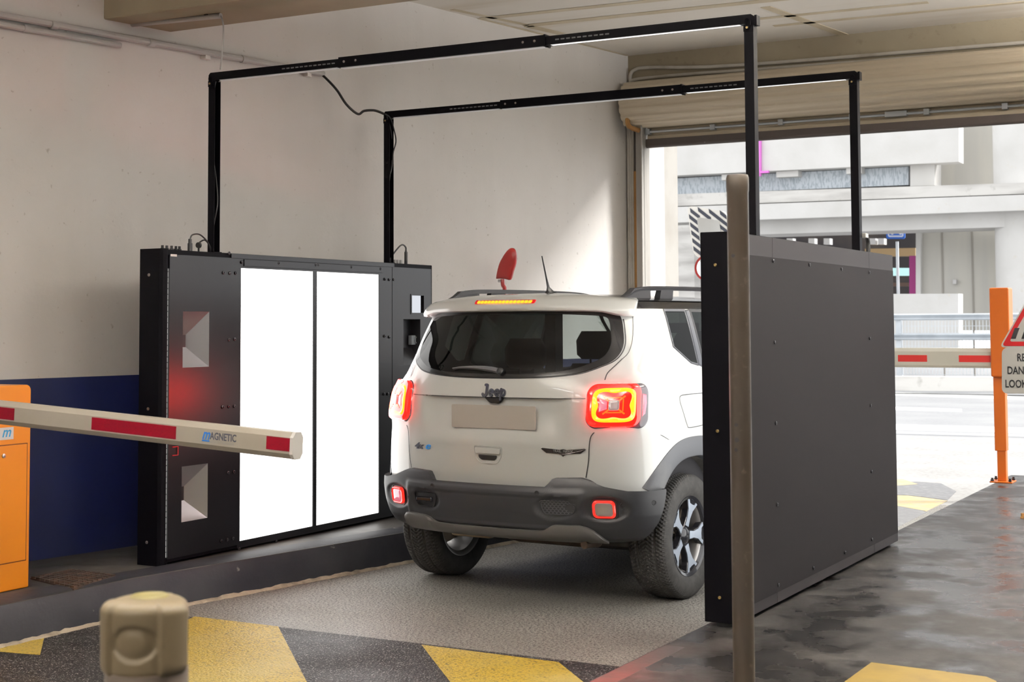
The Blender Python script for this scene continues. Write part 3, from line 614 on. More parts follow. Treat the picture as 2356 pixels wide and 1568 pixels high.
# ================================================================== GANTRY FRAMES
ledu=mat('white_led_diffuser',(.85,.85,.85),.35,emit=(1,1,1),es=.55)
def gantry(Y,label,X1=-5.80,X2=-2.438,ZT=3.035,holes=()):
    t=thing('gantry_frame',label,'gantry',(X1,Y,1.958),group=None)
    s=.024; th=.003
    def post(X,sgn,zb):
        # channel: web on the outer side, flanges fore and aft
        g=G(); xo=X-sgn*s; hs=[(Y-.005,Y+.005,z-.006,z+.006) for z in holes] if sgn>0 else []
        xa,xb=sorted((xo,xo+sgn*th)); plate(g,xa,xb,Y-s,Y+s,zb,ZT-.05,hs)
        xa,xb=sorted((xo,X+sgn*s)); g.box(xa,xb,Y-s-th,Y-s,zb,ZT-.05); g.box(xa,xb,Y+s,Y+s+th,zb,ZT-.05)
        xa,xb=sorted((X+sgn*(s-.012),X+sgn*s)); 
        po=obj('post',g,blackm,t)
        g=G(); g.box(X-.034,X+.034,Y-.034,Y+.034,zb,zb+.006); obj('base_plate',g,blackm,po)
        return po
    p1_=post(X1,1,1.958); p2_=post(X2,-1,1.943)
    g=G(); poly=[(X1-.027,ZT-.055),(X1-.027,ZT-.014),(X1-.014,ZT),(-4.6,ZT),(-4.6,ZT-.046),(X1+.03,ZT-.046)]
    g.prism(poly,lambda a,b,d:(a,Y-.024+d,b),.048); obj('crossbeam',g,blackm,t)
    g=G(); poly=[(-3.7,ZT-.046),(-3.7,ZT),(X2+.010,ZT),(X2+.027,ZT-.014),(X2+.027,ZT-.055),(X2-.03,ZT-.046)]
    g.prism(poly,lambda a,b,d:(a,Y-.024+d,b),.048); b2=obj('crossbeam',g,blackm,t)
    g=G(); g.box(-4.88,-3.56,Y-.029,Y+.029,ZT-.050,ZT+.008); g.box(-3.565,-3.555,Y-.034,Y+.034,ZT-.054,ZT+.010); g.box(-3.556,-3.535,Y-.029,Y-.026,ZT-.060,ZT-.052); sl=obj('sleeve',g,blackm,t,bevel=.001)
    for xx in (-4.84,-4.76,-3.62,-3.69): g=G(); g.lathe([(.0,0),(.007,0),(.007,.003),(0,.005)],(xx,Y-.029,ZT-.02),(0,-1,0),10); obj('screw',g,boltm,sl)
    for a,b in ((-5.28,-4.92),(-3.50,-3.18)):
        g=G(); x=a
        while x<b: g.box(x,x+.022,Y-.0252,Y-.0238,ZT-.026,ZT-.019); x+=.032
        obj('adjusting_slots',g,mat('slot_grey',(.16,.16,.165),.5),t)
    g=G(); g.box(X1+.05,-4.9,Y-.016,Y+.016,ZT-.050,ZT-.0455); g.box(-4.87,-3.57,Y-.018,Y+.018,ZT-.054,ZT-.0495); obj('light_strip',g,mat('grey_diffuser',(.5,.5,.52),.3,emit=(1,1,1),es=.08),t)
    g=G(); g.box(-3.53,X2-.05,Y-.018,Y+.010,ZT-.0475,ZT-.0455); obj('light_strip',g,ledu,t)
    for X,sg_ in ((X1,1),(X2,-1)):
        g=G(); g.box(X-.026,X+.020,Y-.030,Y-.026,ZT-.085,ZT-.050); g.lathe([(0,0),(.010,0),(.010,.008),(.006,.010),(0,.010)],(X-.004,Y-.030,ZT-.068),(0,-1,0),14)
        g.tube(smoothpts([(X-.014,Y-.034,ZT-.055),(X-.014,Y-.036,ZT-.032),(X-.002,Y-.036,ZT-.024),(X+.010,Y-.036,ZT-.032),(X+.010,Y-.034,ZT-.055)],4),.0035,8)
        obj('corner_bracket',g,blackm,t,smooth=True)
        g=G(); g.lathe([(0,0),(.006,0),(.006,.004),(0,.005)],(X-.004,Y-.040,ZT-.068),(0,-1,0),12); obj('eye_bolt',g,brass,t,smooth=True)
    g=G(); g.box(X2+.027,X2+.040,Y-.022,Y+.026,ZT-.055,ZT-.006); obj('end_cap',g,blackm,t)
    return t
hz=[onx(500,y,-5.824)[2] for y in (391,434,476,517,559)]
gf=gantry(6.905,'near black gantry frame spanning between the two scanner cabinets',holes=hz)
hz=[onx(898,y,-5.824)[2] for y in (412,445,480,514,550,583)]
gb=gantry(8.790,'far black gantry frame, the one further from the camera',X2=-2.455,holes=hz)
# cables in the posts
g=G(); g.tube(smoothpts([(-5.79,6.91,3.0),(-5.80,6.90,2.93),(-5.805,6.895,2.7)],6),.005,6); g.tube(smoothpts([(-5.80,6.90,2.5),(-5.79,6.915,2.38),(-5.785,6.92,2.25),(-5.80,6.90,2.1),(-5.80,6.90,1.97)],6),.004,6); obj('cable',g,rubber,gf,smooth=True)
a=wp(738,170,.02)
Yp=8.765
pts=[a]+[onx(x,y,X) for (x,y,X) in ((750,180,-6.12),(775,207,-6.05),(797,240,-6.0),(823,262,-5.95),(838,255,-5.91),(862,254,-5.86),(884,262,-5.81))]
c_=thing('hanging_cable','black cable hanging from the white wall to the far gantry post','cable',a)
g=G(); g.tube(smoothpts(pts,6),.009,8); obj('cable',g,rubber,c_,smooth=True)
g=G(); g.tube(smoothpts([onx(x,y,-5.775) for x,y in ((886,262),(898,272),(907,300),(911,325),(905,350),(903,375),(898,400))],6),.005,6); g.tube(smoothpts([onx(x,y,-5.79) for x,y in ((890,268),(899,300),(904,345),(899,390),(893,430))],6),.005,6); obj('cable_tail',g,rubber,c_,smooth=True)

# ================================================================== LEFT BARRIER
bg_=thing('barrier_gate','orange barrier cabinet by the blue wall with a cream and red boom','barrier',(-6.05,5.25,.19))
CX=-5.9
g=G(); poly=rrect(4.96,5.592,.0,1.228,.03,5)
poly=[(a,b) for a,b in poly if b>.03]; poly=[(5.592,.192)]+[p for p in poly if p[0]>5.2]+[p for p in poly if p[0]<=5.2]+[(4.96,.192)]
g.prism(poly,lambda a,b,d:(CX-d,a,b),.34); obj('housing',g,orangem,bg_,bevel=.006)
g=G(); g.box(CX-.002,CX+.0025,4.98,5.566,.335,.925); dr_=obj('door',g,orangem,bg_,bevel=.001)
g=G(); 
for a in ((4.975,5.571,.925,.930),(4.975,5.571,.330,.335),(5.566,5.571,.33,.93)): g.box(CX-.001,CX+.001,*a)
obj('door_gap',g,mat('dark_orange_gap',(.14,.03,.002),.6),bg_)
p_=onx(7,1048,CX); g=G(); g.lathe([(0,0),(.011,0),(.011,.006),(.008,.007),(0,.006)],(CX+.002,p_[1],p_[2]),(1,0,0),20); lk=obj('lock',g,chrome,dr_,smooth=True)
g=G(); g.box(CX+.007,CX+.009,p_[1]-.004,p_[1]+.004,p_[2]-.001,p_[2]+.001); obj('keyhole',g,blackt,dr_)
g=G(); g.box(CX,CX+.0012,5.20,5.476,.955,1.017); st=obj('label_plate',g,mat('white_label',(.80,.80,.80),.4),bg_)
g=text_mesh('m',.075,.0006,lambda x,y,d:(CX+.0013+d,5.428+x,.992+y),bold=.001,shear=.3); obj('label_print',g,mat('light_blue_print',(.04,.38,.72),.4),st)
# boom
bR=np.array([-3.60,4.79,1.052]); bL=np.array([-6.30,4.852,1.196]); bd_=(bL-bR)/np.linalg.norm(bL-bR)
hh,tt=.052,.030
oct_=[(-tt,-hh+.020),(-tt,hh-.020),(-tt+.014,hh),(tt-.014,hh),(tt,hh-.020),(tt,-hh+.020),(tt-.014,-hh),(-tt+.014,-hh)]
by=np.cross((0,0,1),bd_); by/=np.linalg.norm(by); by=by if by[1]>0 else -by; bz=np.cross(bd_,by); bz=bz if bz[2]>0 else -bz
def bm(s,a,b): return bR+bd_*s+by*a+bz*b
Lb=np.linalg.norm(bL-bR)
g=G(); g.grid([[bm(s,a,b) for a,b in oct_] for s in (0.0,Lb)],closed=True); g.add([bm(Lb,a,b) for a,b in oct_],[tuple(range(8))]); boom=obj('boom',g,cream,bg_)
g=G(); oc2=[(a*1.06,b*1.03) for a,b in oct_]; g.grid([[bm(s,a,b) for a,b in oc2] for s in (-.010,.006)],closed=True); g.add([bm(-.010,a,b) for a,b in oc2],[tuple(range(8))]); g.add([bm(.006,a,b) for a,b in oc2],[tuple(range(8))]); obj('boom_cap',g,white_pl,boom,bevel=.002)
def bs_(px): # along-boom distance of an image column on the front face
    lo,hi=-.05,Lb
    for _ in range(40):
        m=(lo+hi)/2; P=bm(m,-tt,0)-EYE; x=1178+CF*(P@RGT)/(P@FWD)
        if x>px: lo=m
        else: hi=m
    return (lo+hi)/2
for (x0,x1) in ((613,673),(211,405),(-170,33)):
    s1,s0=bs_(x0),bs_(x1); g=G(); zt=.027;zb=-.026
    if x1==673: zt,zb=.030,-.022
    g.hexa([bm(s0,-tt,zb),bm(s1,-tt,zb),bm(s1,-tt,zt),bm(s0,-tt,zt)],[bm(s0,-tt-.001,zb),bm(s1,-tt-.001,zb),bm(s1,-tt-.001,zt),bm(s0,-tt-.001,zt)]); obj('reflective_strip',g,redref,boom)
s1,s0=bs_(465),bs_(553); mid=(s0+s1)/2; Wd=abs(s1-s0)
def bf(x,y,d): return bm(mid-x,-tt-.0004-d,y)
g=text_mesh('AGNETIC',.041,.0006,lambda x,y,d:bf(x-Wd*.5+.043,y+.004,d),bold=.0008,xs=.80,align='LEFT'); obj('brand_lettering',g,darkt,boom)
g=text_mesh('m',.062,.0006,lambda x,y,d:bf(x-Wd*.5,y+.008,d),bold=.0012,xs=.85,align='LEFT',shear=.35); g.box(0,0,0,0,0,0); g2=G()
obj('brand_initial',g,bluet,boom)
g=G(); g.hexa([bf(-Wd*.5,-.020,0),bf(-Wd*.5+.040,-.020,0),bf(-Wd*.5+.041,-.014,0),bf(-Wd*.5+.002,-.014,0)],[bf(-Wd*.5,-.020,.0006),bf(-Wd*.5+.040,-.020,.0006),bf(-Wd*.5+.041,-.014,.0006),bf(-Wd*.5+.002,-.014,.0006)]); obj('brand_underline',g,bluet,boom)
g=text_mesh('ACCESS TO PROGRESS',.0125,.0004,lambda x,y,d:bf(x-Wd*.5+.043,y-.020,d),xs=1.0,align='LEFT'); obj('slogan',g,greyt,boom)
g=G(); P=bL; g.box(-6.36,-5.95,4.84,5.02,1.06,1.20); obj('boom_bracket',g,orangem,bg_,bevel=.01)

# ================================================================== RIGHT BARRIER (far side of the exit)
rp=thing('barrier_rest_post','tall orange barrier rest post at the far corner of the right slab','post',(-2.468,13.21,.165))
g=G(); g.box(-2.56,-2.375,13.10,13.30,.165,.176); obj('base_plate',g,orange2,rp,bevel=.002)
for x in (-2.54,-2.395):
    for y in (13.12,13.28): g=G(); g.cyl((x,y,.176),(x,y,.205),.010,10); g.cyl((x,y,.180),(x,y,.190),.016,6); obj('bolt',g,boltd,rp)
g=G(); g.box(-2.506,-2.434,13.17,13.25,.176,.44); obj('lower_tube',g,orange2,rp,bevel=.004)
g=G(); g.box(-2.522,-2.426,13.16,13.26,.43,1.07); obj('upper_tube',g,orange2,rp,bevel=.005)
g=G(); g.box(-2.532,-2.372,13.12,13.31,1.058,1.816); obj('housing',g,orange2,rp,bevel=.012)
ra=thing('barrier_boom','grey boom with red reflective strips lowered across the exit behind the charcoal cabinet','barrier',(-3.5,13.2,1.2))
g=G(); a=[(-.03,-.065),(-.03,.055),(-.012,.085),(.012,.085),(.03,.055),(.03,-.065),(.015,-.085),(-.015,-.085)]
g.grid([[(X,13.2+y,1.215+z) for y,z in a] for X in (-2.536,-5.6)],closed=True)
for X in (-2.536,-5.6): g.add([(X,13.2+y,1.215+z) for y,z in a],[tuple(range(8))])
obj('boom',g,mat('pale_boom',(.62,.60,.52),.4),ra)
for x0,x1 in ((2066,2133),(2206,2279),(1925,1992)):
    P=ony(x0,823,13.17)[0];Q=ony(x1,823,13.17)[0]; g=G(); g.box(P,Q,13.1685,13.17,1.18,1.238); obj('reflective_strip',g,redbright,ra)

# ================================================================== POLE, BOLLARD, SIGN
pc=np.array([-1.80,4.94]); pl=thing('steel_pole','weathered brown steel pole standing in front of the charcoal cabinet','pole',(pc[0],pc[1],.165))
g=G(); g.lathe([(.0375,.166),(.0375,1.0),(.0380,1.985),(.0395,1.99),(.0395,2.035),(.036,2.046),(0,2.048)],(pc[0],pc[1],0),(0,0,1),40); obj('tube',g,polem,pl,smooth=True)
tocam=-np.array([pc[0],pc[1]]); tocam/=np.linalg.norm(tocam)
perp=np.array([-tocam[1],tocam[0]])
for (px,py,r) in ((1686,585,.0065),(1688,980,.0065),(1689,1015,.0085),(1687,1038,.0065)):
    off=(px-1698)/25*.0375; 
    if perp@np.array([RGT[0],RGT[1]])<0: pv=-perp
    else: pv=perp
    d2=tocam*math.sqrt(.0375**2-off**2)+pv*off; P=np.array([pc[0]+d2[0],pc[1]+d2[1],0]); z=(EYE+ray(px,py)*((P-EYE)@FWD))[2]; n=np.array([d2[0],d2[1],0])/.0375
    c=np.array([P[0],P[1],z]); g=G(); g.lathe([(0,.0012),(r,.0008),(r,-.003)],c,n,16); obj('bolt_hole',g,blackt,pl)
g=G(); g.cyl((pc[0],pc[1],.165),(pc[0],pc[1],.175),.07,24); obj('base_flange',g,polem,pl)

B=atd(339,1400,2.62); bx,by_=B[0],B[1]
bl=thing('bollard','off-white bollard with a chunky beige rubber cap in the foreground','bollard',(bx,by_,.165))
zt=atd(339,1372,2.62)[2]-.002
g=G(); g.lathe([(.072,.166),(.072,zt-.122)],(bx,by_,0),(0,0,1),48); obj('tube',g,bolwhite,bl,smooth=True)
fc=math.atan2(-by_,-bx)
g=G(); rows=[]; NT=180; NZ=44
capz=[]
R_=.0805
def sstep(a,b,x): t=min(1,max(0,(x-a)/(b-a))); return t*t*(3-2*t)
for j in range(NZ+1):
    v=j/NZ; row=[]
    for i in range(NT):
        th=2*PI*i/NT; rel=math.degrees((th-fc+PI)%(2*PI)-PI)   # 0 faces the camera, positive to camera right
        # three thick lobes with a channel between
        k=((rel+20)%120); k=k if k<60 else k-120
        ch=sstep(40,34,abs(k)) # inside recessed panel
        rr=R_-.009*ch-.001*0
        if v<.62:
            q_=v/.62; h=-.126+.104*q_; 
            if q_<.06: rr-=.004*(1-q_/.06)
            low=.014*ch*0+ .0
            rr=rr-.0015*(1-q_)
            if q_<.16: h-=0; rr-= .0035*(1-ch)*(1-sstep(0,.16,q_))
            ex=(k/33.)**2+((q_-.56)/.27)**2
            rr-=.006*sstep(1.3,.9,ex)-.004*sstep(.8,.1,ex)
        else:
            a=(v-.62)/.38*PI/2; c_a=math.cos(a)**.55; s_a=math.sin(a)
            rim=rr*c_a if a<PI/2-.001 else 0; h=-.022+.016*min(1,s_a*1.3)**.8+.006*s_a; rr=rim
            ex=((rr)/(.028))**2
        row.append((bx+rr*math.cos(th),by_+rr*math.sin(th),zt+h))
    rows.append(row)
g.grid(rows,closed=True)
g.add([(bx+.066*math.cos(2*PI*i/40),by_+.066*math.sin(2*PI*i/40),zt-.126) for i in range(40)],[tuple(range(40))])
cap=obj('cap',g,capbeige,bl,smooth=True,auto=70)
c=atd(332,1378,2.62); g=G(); g.lathe([(0,.0012),(.024,.001),(.030,.004),(.034,.001)],(bx-.006,by_+.012,zt-.0005),(0,0,1),32); obj('cap_dimple',g,mat('olive_rubber',(.24,.20,.07),.5),cap,smooth=True)

Ys=10.86
sp_=thing('warning_sign','red bordered triangular warning sign above a white text plate, cut by the right edge','sign',(ony(2382,1170,Ys)[0],Ys,.165))
def sp2(px,py,d=0): P=ony(px,py,Ys); return (P[0],Ys+d,P[2])
def rtri(k,r):
    V=[(2299,799),(2457,799),(2378,662)]; c=(2378,753)
    V=[(c[0]+(x-c[0])*k,c[1]+(y-c[1])*k) for x,y in V]; out=[]
    for i in range(3):
        a=np.array(V[i-1],float);b=np.array(V[i],float);d=np.array(V[(i+1)%3],float)
        p0=b+(a-b)/np.linalg.norm(a-b)*r; p1=b+(d-b)/np.linalg.norm(d-b)*r
        for t in np.linspace(0,1,6): out.append(tuple((1-t)**2*p0+2*t*(1-t)*b+t*t*p1))
    return out
g=G(); g.prism(rtri(1,14),lambda a,b,d:sp2(a,b,d),.02); tp=obj('triangle_plate',g,signw,sp_)
g=G(); g.prism(rtri(.925,10),lambda a,b,d:sp2(a,b,-.0015+d),.0015); obj('red_border',g,signred,tp)
g=G(); g.prism(rtri(.70,6),lambda a,b,d:sp2(a,b,-.003+d),.0015); obj('white_field',g,signw,tp)
g=G()
for x0 in (2326,2350,2374,2398,2418):
    sk=9 if x0<2360 else (3 if x0<2390 else -5)
    g.prism([(x0,779),(x0+11,779),(x0+11+sk,754),(x0+sk,754)],lambda a,b,d:sp2(a,b,-.0045+d),.0015)
g.prism([(2370,748),(2376,728),(2371,722),(2374,712),(2383,712),(2387,724),(2381,730),(2390,750),(2384,751),(2378,737),(2375,750)],lambda a,b,d:sp2(a,b,-.0045+d),.0015)
g.prism([(2378+5*math.cos(t*PI/6),706+5*math.sin(t*PI/6)) for t in range(12)],lambda a,b,d:sp2(a,b,-.0045+d),.0015)
obj('crossing_symbol',g,blackt,tp)
g=G(); g.prism(rrect(2305,2452,799,905,13,5),lambda a,b,d:sp2(a,b+(a-2305)*.0,d),.02); tx=obj('text_plate',g,signw,sp_)
for body,yy in (('REGARDEZ',823),('DANS LE MIROIR',853),('LOOK IN MIRROR',884)):
    c=ony(2385,yy,Ys); u=abs(ony(2379,yy,Ys)[0]-ony(2378,yy,Ys)[0])
    g=text_mesh(body,26*u,.0015,lambda x,y,d:(c[0]+x,Ys-.0004-d,c[2]+y),bold=.0014,xs=.70); obj('text_line',g,blackt,tx)
xb=ony(2384,1170,Ys)[0]
g=G(); g.cyl((xb,Ys+.06,.165),(xb,Ys+.06,2.0),.03,20); obj('post',g,galv,sp_,smooth=True)
g=G(); g.box(xb-.10,xb+.10,Ys-.04,Ys+.16,.165,.178); g.cyl((xb-.085,Ys-.02,.178),(xb-.085,Ys-.02,.20),.014,10); obj('foot_plate',g,ochre,sp_)

# red mirror on the wall
rd=thing('wall_mirror','red backed convex mirror on a short stem against the white wall above the car roof','mirror',(wx(10.3)+.05,10.3,1.9))
Yr=10.25
poly=[(1142,641),(1144,628),(1150,606),(1160,587),(1170,574),(1179,570),(1185,575),(1188,588),(1187,605),(1181,625),(1175,643),(1160,641)]
g=G(); pr=smoothpts(poly+[poly[0]],3)[:-1]
v0=[ony(x,y,Yr) for x,y in pr]; cc=sum(v0)/len(v0)
rows=[[cc+(p-cc)*k+np.array([-.02*(1-k),dy,0]) for p in v0] for k,dy in ((.70,-.022),(.90,-.018),(1.0,-.006),(1.0,.01),(.94,.016))]
g.grid(rows,closed=True); g.add(rows[0],[tuple(range(len(pr)))]); g.add(rows[-1],[tuple(range(len(pr)))]); obj('shell',g,redsh,rd,smooth=True,auto=50)
g=G(); P=ony(1152,646,Yr); g.cyl(P+np.array([-.02,0,0]),P+np.array([.02,0,0]),.012,12); obj('clamp',g,chrome,rd,smooth=True)
g=G(); g.tube(smoothpts([ony(1156,642,Yr),ony(1157,655,Yr),ony(1160,672,Yr+.02),(wx(10.4)+.0,10.4,1.55)],5),.016,10); obj('stem',g,redsh,rd,smooth=True)
# added fill lamps out of view, put in to brighten ceiling and wall
LP=[(-4.2,2.6,'added unseen fill lamp over the lane, nearest the beam'),(-1.0,2.6,'added unseen fill lamp over the right slab, nearest the beam'),(-4.2,-2.0,'added unseen fill lamp over the lane, behind the camera'),(-1.0,-2.0,'added unseen fill lamp over the right slab, behind the camera'),(.2,5.4,'added unseen fill lamp at the right, between the beam and the camera'),(.2,8.4,'added unseen fill lamp at the right, beyond the beam'),(.4,11.0,'added unseen fill lamp at the right, nearest the shutter')]
for i,(x,y,lab) in enumerate(LP):
    t=thing('added_fill_lamp',lab,'lamp',(x,y,3.965),group='added fill lamps out of view')
    g=G(); g.box(x-.6,x+.6,y-.05,y+.05,3.50,3.54); obj('fill_lamp_housing',g,white_pl,t)
    g=G(); g.cyl((x-.5,y,3.54),(x-.5,y,3.965),.006,8); g.cyl((x+.5,y,3.54),(x+.5,y,3.965),.006,8); obj('suspension',g,greypipe,t)
    for dz,en,rx in ((-.50,FILLD,0),(-.40,FILLU,PI)):
        ld=bpy.data.lights.new('lamp','AREA'); ld.shape='RECTANGLE'; ld.size=1.2; ld.size_y=.12; ld.energy=en if i<4 else (8,440)[rx>1]*FILLR; ld.color=(1,.985,.965)
        lo=bpy.data.objects.new('fill_light',ld); COL.objects.link(lo); lo.parent=t; lo.location=(0,0,dz); lo.rotation_euler=(rx,0,0)
# ---- car body surface
ZT=[.30,.45,.60,.75,.90,1.02,1.10,1.16,1.22,1.28,1.40,1.50,1.60,1.64,1.68]
WT=[.84,.88,.900,.903,.903,.898,.885,.862,.838,.818,.783,.752,.718,.692,.655]
YR=[-.64,-.68,-.705,-.72,-.725,-.72,-.715,-.705,-.69,-.668,-.615,-.575,-.53,-.505,-.47]
YF=[3.40,3.42,3.42,3.41,3.39,3.34,2.75,2.45,2.36,2.25,2.02,1.82,1.60,1.50,1.35]
def herm(T,V,x):
    x=min(max(x,T[0]),T[-1]); i=0
    while i<len(T)-2 and x>T[i+1]: i+=1
    def sl(k):
        if k<=0 or k>=len(T)-1:
            k0=max(0,min(k,len(T)-2)); return (V[k0+1]-V[k0])/(T[k0+1]-T[k0])
        a=(V[k]-V[k-1])/(T[k]-T[k-1]); b=(V[k+1]-V[k])/(T[k+1]-T[k])
        return 0 if a*b<=0 else 2*a*b/(a+b)
    h=T[i+1]-T[i]; t=(x-T[i])/h
    return ((2*t**3-3*t**2+1)*V[i]+(t**3-2*t**2+t)*h*sl(i)+(-2*t**3+3*t**2)*V[i+1]+(t**3-t**2)*h*sl(i+1))
PK,PN=.13,3.6
PDT=[.33,.33,.33,.35,.39,.43,.45,.45,.45,.45,.45,.45,.45,.45,.45]
_cache={}
def plan(z):
    "half plan outline at height z: rear centre, round the corner, along the side, to the nose"
    k=round(z,4)
    if k in _cache: return _cache[k]
    w,yr,yf=herm(ZT,WT,z),herm(ZT,YR,z),herm(ZT,YF,z)
    PD=herm(ZT,PDT,z)
    pts=[]
    for i in range(61):
        t=i/60*math.pi/2; u=math.sin(t)**(2/PN) if t>0 else 0.
        c=max(0,math.cos(t))**(2/PN) if i<60 else 0.
        # evenly spaced start
        pts.append((w*u, yr+PD*(1-c)+PK*u*u))
    first=pts[1]; pre=[(first[0]*j/12., yr+PK*(first[0]/w*j/12.)**2+PD*(1-(1-(first[0]/w*j/12.)**PN)**(1/PN))) for j in range(0,12)]
    pts=pre+pts[1:]
    y0=pts[-1][1]; y1=yf-.75
    n=40
    for i in range(1,n+1):
        pts.append((w, y0+(y1-y0)*i/n))
    for i in range(1,41):
        t=i/40*math.pi/2; u=max(0,math.cos(t))**(2/2.8) if i<40 else 0.; v=math.sin(t)**(2/2.8)
        pts.append((w*u, y1+.75*v))
    P=np.array(pts); d=np.r_[0,np.cumsum(np.hypot(*np.diff(P,axis=0).T))]
    _cache[k]=(P,d); return P,d
def M0(s,z):
    P,d=plan(z); a=abs(s)
    x=np.interp(a,d,P[:,0]); y=np.interp(a,d,P[:,1])
    return np.array([math.copysign(x,s) if s else x*0.,y,z])
def M(s,z,off=0.):
    p=M0(s,z); e=.012
    du=M0(s+e,z)-M0(s-e,z); dz=M0(s,z+e)-M0(s,z-e)
    n=np.cross(du,dz); n/=np.linalg.norm(n)+1e-12
    return p+n*off
# ================================================================== CAR
PHI=math.radians(-3.7)
car=thing('car','white compact SUV with glowing tail lights standing between the two scanner cabinets','car',(-4.02,7.87,0),PHI)
paint=mat('white_car_paint',(.60,.61,.59),.35,0,coat=1,coat_rough=.02)
blackgloss=mat('black_car_gloss',(.008,.0075,.008),.22,0,coat=.3,spec=.3)
lined(paint); lined(blackgloss)
plastic=mat('dark_grey_bumper_plastic',(.020,.0205,.0235),.45,0,bump=(420,.16,.0008))
plasticg=mat('grey_flare_plastic',(.10,.105,.115),.5,0,bump=(420,.12,.0008),noise=(7,(.14,.14,.14),.5,.75,5))
skidm=mat('grey_skid_plate',(.11,.105,.10),.42,.2)
cblack=mat('car_black_trim',(.008,.008,.009),.45)
tyrem=mat('tyre_rubber',(.035,.033,.031),.75,noise=(30,(.055,.052,.048),.4,.7,4))
rims=mat('machined_alloy',(.55,.62,.72),.3,.55)
rimd=mat('black_alloy',(.02,.02,.025),.25,.3,coat=.5)
barrel=mat('alloy_barrel',(.40,.39,.38),.4,.8)
brake=mat('brake_disc',(.26,.21,.16),.4,.7)
tint=glass_mat('tinted_glass',(.27,.29,.29),1.5); tint2=glass_mat('privacy_glass',(.035,.045,.042),1.15); tint3=glass_mat('clear_door_glass',(.85,.9,.88),1.3)
wsg=glass_mat('windscreen_glass',(.80,.86,.83),1.45)
lred=mat('red_lens',(.45,.004,.004),.12,0,coat=1,emit=(1,.002,.001),es=11)
lred2=mat('deep_red_lens',(.30,.003,.006),.12,0,coat=1,emit=(1,.004,.01),es=.35)
lamb=mat('amber_ring_light',(.8,.3,.02),.2,0,coat=1,emit=(1,.035,.0006),es=15)
lorg=mat('orange_light_line',(.8,.1,.01),.2,0,coat=1,emit=(1,.02,.001),es=6)
lclear=mat('clear_lens',(.42,.33,.32),.08,0,coat=1,emit=(1,.75,.72),es=.12)
lpink=mat('pink_lens',(.55,.18,.24),.1,0,coat=1,emit=(1,.25,.35),es=.4)
lgrey=mat('smoked_lens',(.10,.09,.11),.1,0,coat=1)
platem=mat('plate_blank',(.42,.385,.345),.5)
navy=mat('badge_navy',(.008,.011,.03),.25,.3,coat=1)
def cobj(name,g,m,parent=None,**k): return obj(name,g,m,parent or car,local=True,**k)
def RP(poly,layers,c=None,fn=None):
    "concentric patch on the body skin: layers of (scale, offset)"
    g=G(); fn=fn or M
    if c is None: c=(sum(p[0] for p in poly)/len(poly),sum(p[1] for p in poly)/len(poly))
    rows=[[tuple(fn(c[0]+(s-c[0])*k,c[1]+(z-c[1])*k,o)) for s,z in poly] for k,o in layers]
    g.grid(rows,closed=True); n=len(poly); b=len(g.v)
    if layers[-1][0]>0.001:
        g.v.append(tuple(fn(c[0],c[1],layers[-1][1]))); g.f+=[((len(layers)-1)*n+i,(len(layers)-1)*n+(i+1)%n,b) for i in range(n)]; g.m+=[g.cur]*n
    return g
def dense(poly,n=6):
    out=[]
    for i in range(len(poly)):
        a,b=poly[i],poly[(i+1)%len(poly)]
        for k in range(n): out.append((a[0]+(b[0]-a[0])*k/n,a[1]+(b[1]-a[1])*k/n))
    return out
def roundpoly(V,r,n=5):
    out=[]; N=len(V)
    for i in range(N):
        a=np.array(V[i-1],float);b=np.array(V[i],float);d=np.array(V[(i+1)%N],float)
        la=np.linalg.norm(a-b);ld=np.linalg.norm(d-b); rr=min(r,la*.45,ld*.45)
        p0=b+(a-b)/la*rr;p1=b+(d-b)/ld*rr
        for t in np.linspace(0,1,n): out.append(tuple((1-t)**2*p0+2*t*(1-t)*b+t*t*p1))
    return out
def inside(p,poly):
    x,y=p;c=False;n=len(poly)
    for i in range(n):
        x0,y0=poly[i];x1,y1=poly[i-1]
        if (y0>y)!=(y1>y) and x<(x1-x0)*(y-y0)/(y1-y0+1e-12)+x0: c=not c
    return c
def ribbon(pts,wd,off,fn=None,g=None):
    fn=fn or M; g=g or G(); P=[np.array(p,float) for p in pts]; L=[];R=[]
    for i,p in enumerate(P):
        d=P[min(i+1,len(P)-1)]-P[max(i-1,0)]; d/=np.linalg.norm(d)+1e-9; n=np.array([-d[1],d[0]])*wd/2
        L.append(tuple(fn(p[0]+n[0],p[1]+n[1],off)));R.append(tuple(fn(p[0]-n[0],p[1]-n[1],off)))
    g.grid([L,R]); return g
def s_at(y,z):
    P,d=plan(z); P=np.array(P); k=np.argmax(P[:,0]>.35); 
    return float(np.interp(y,P[k:,1],d[k:]))
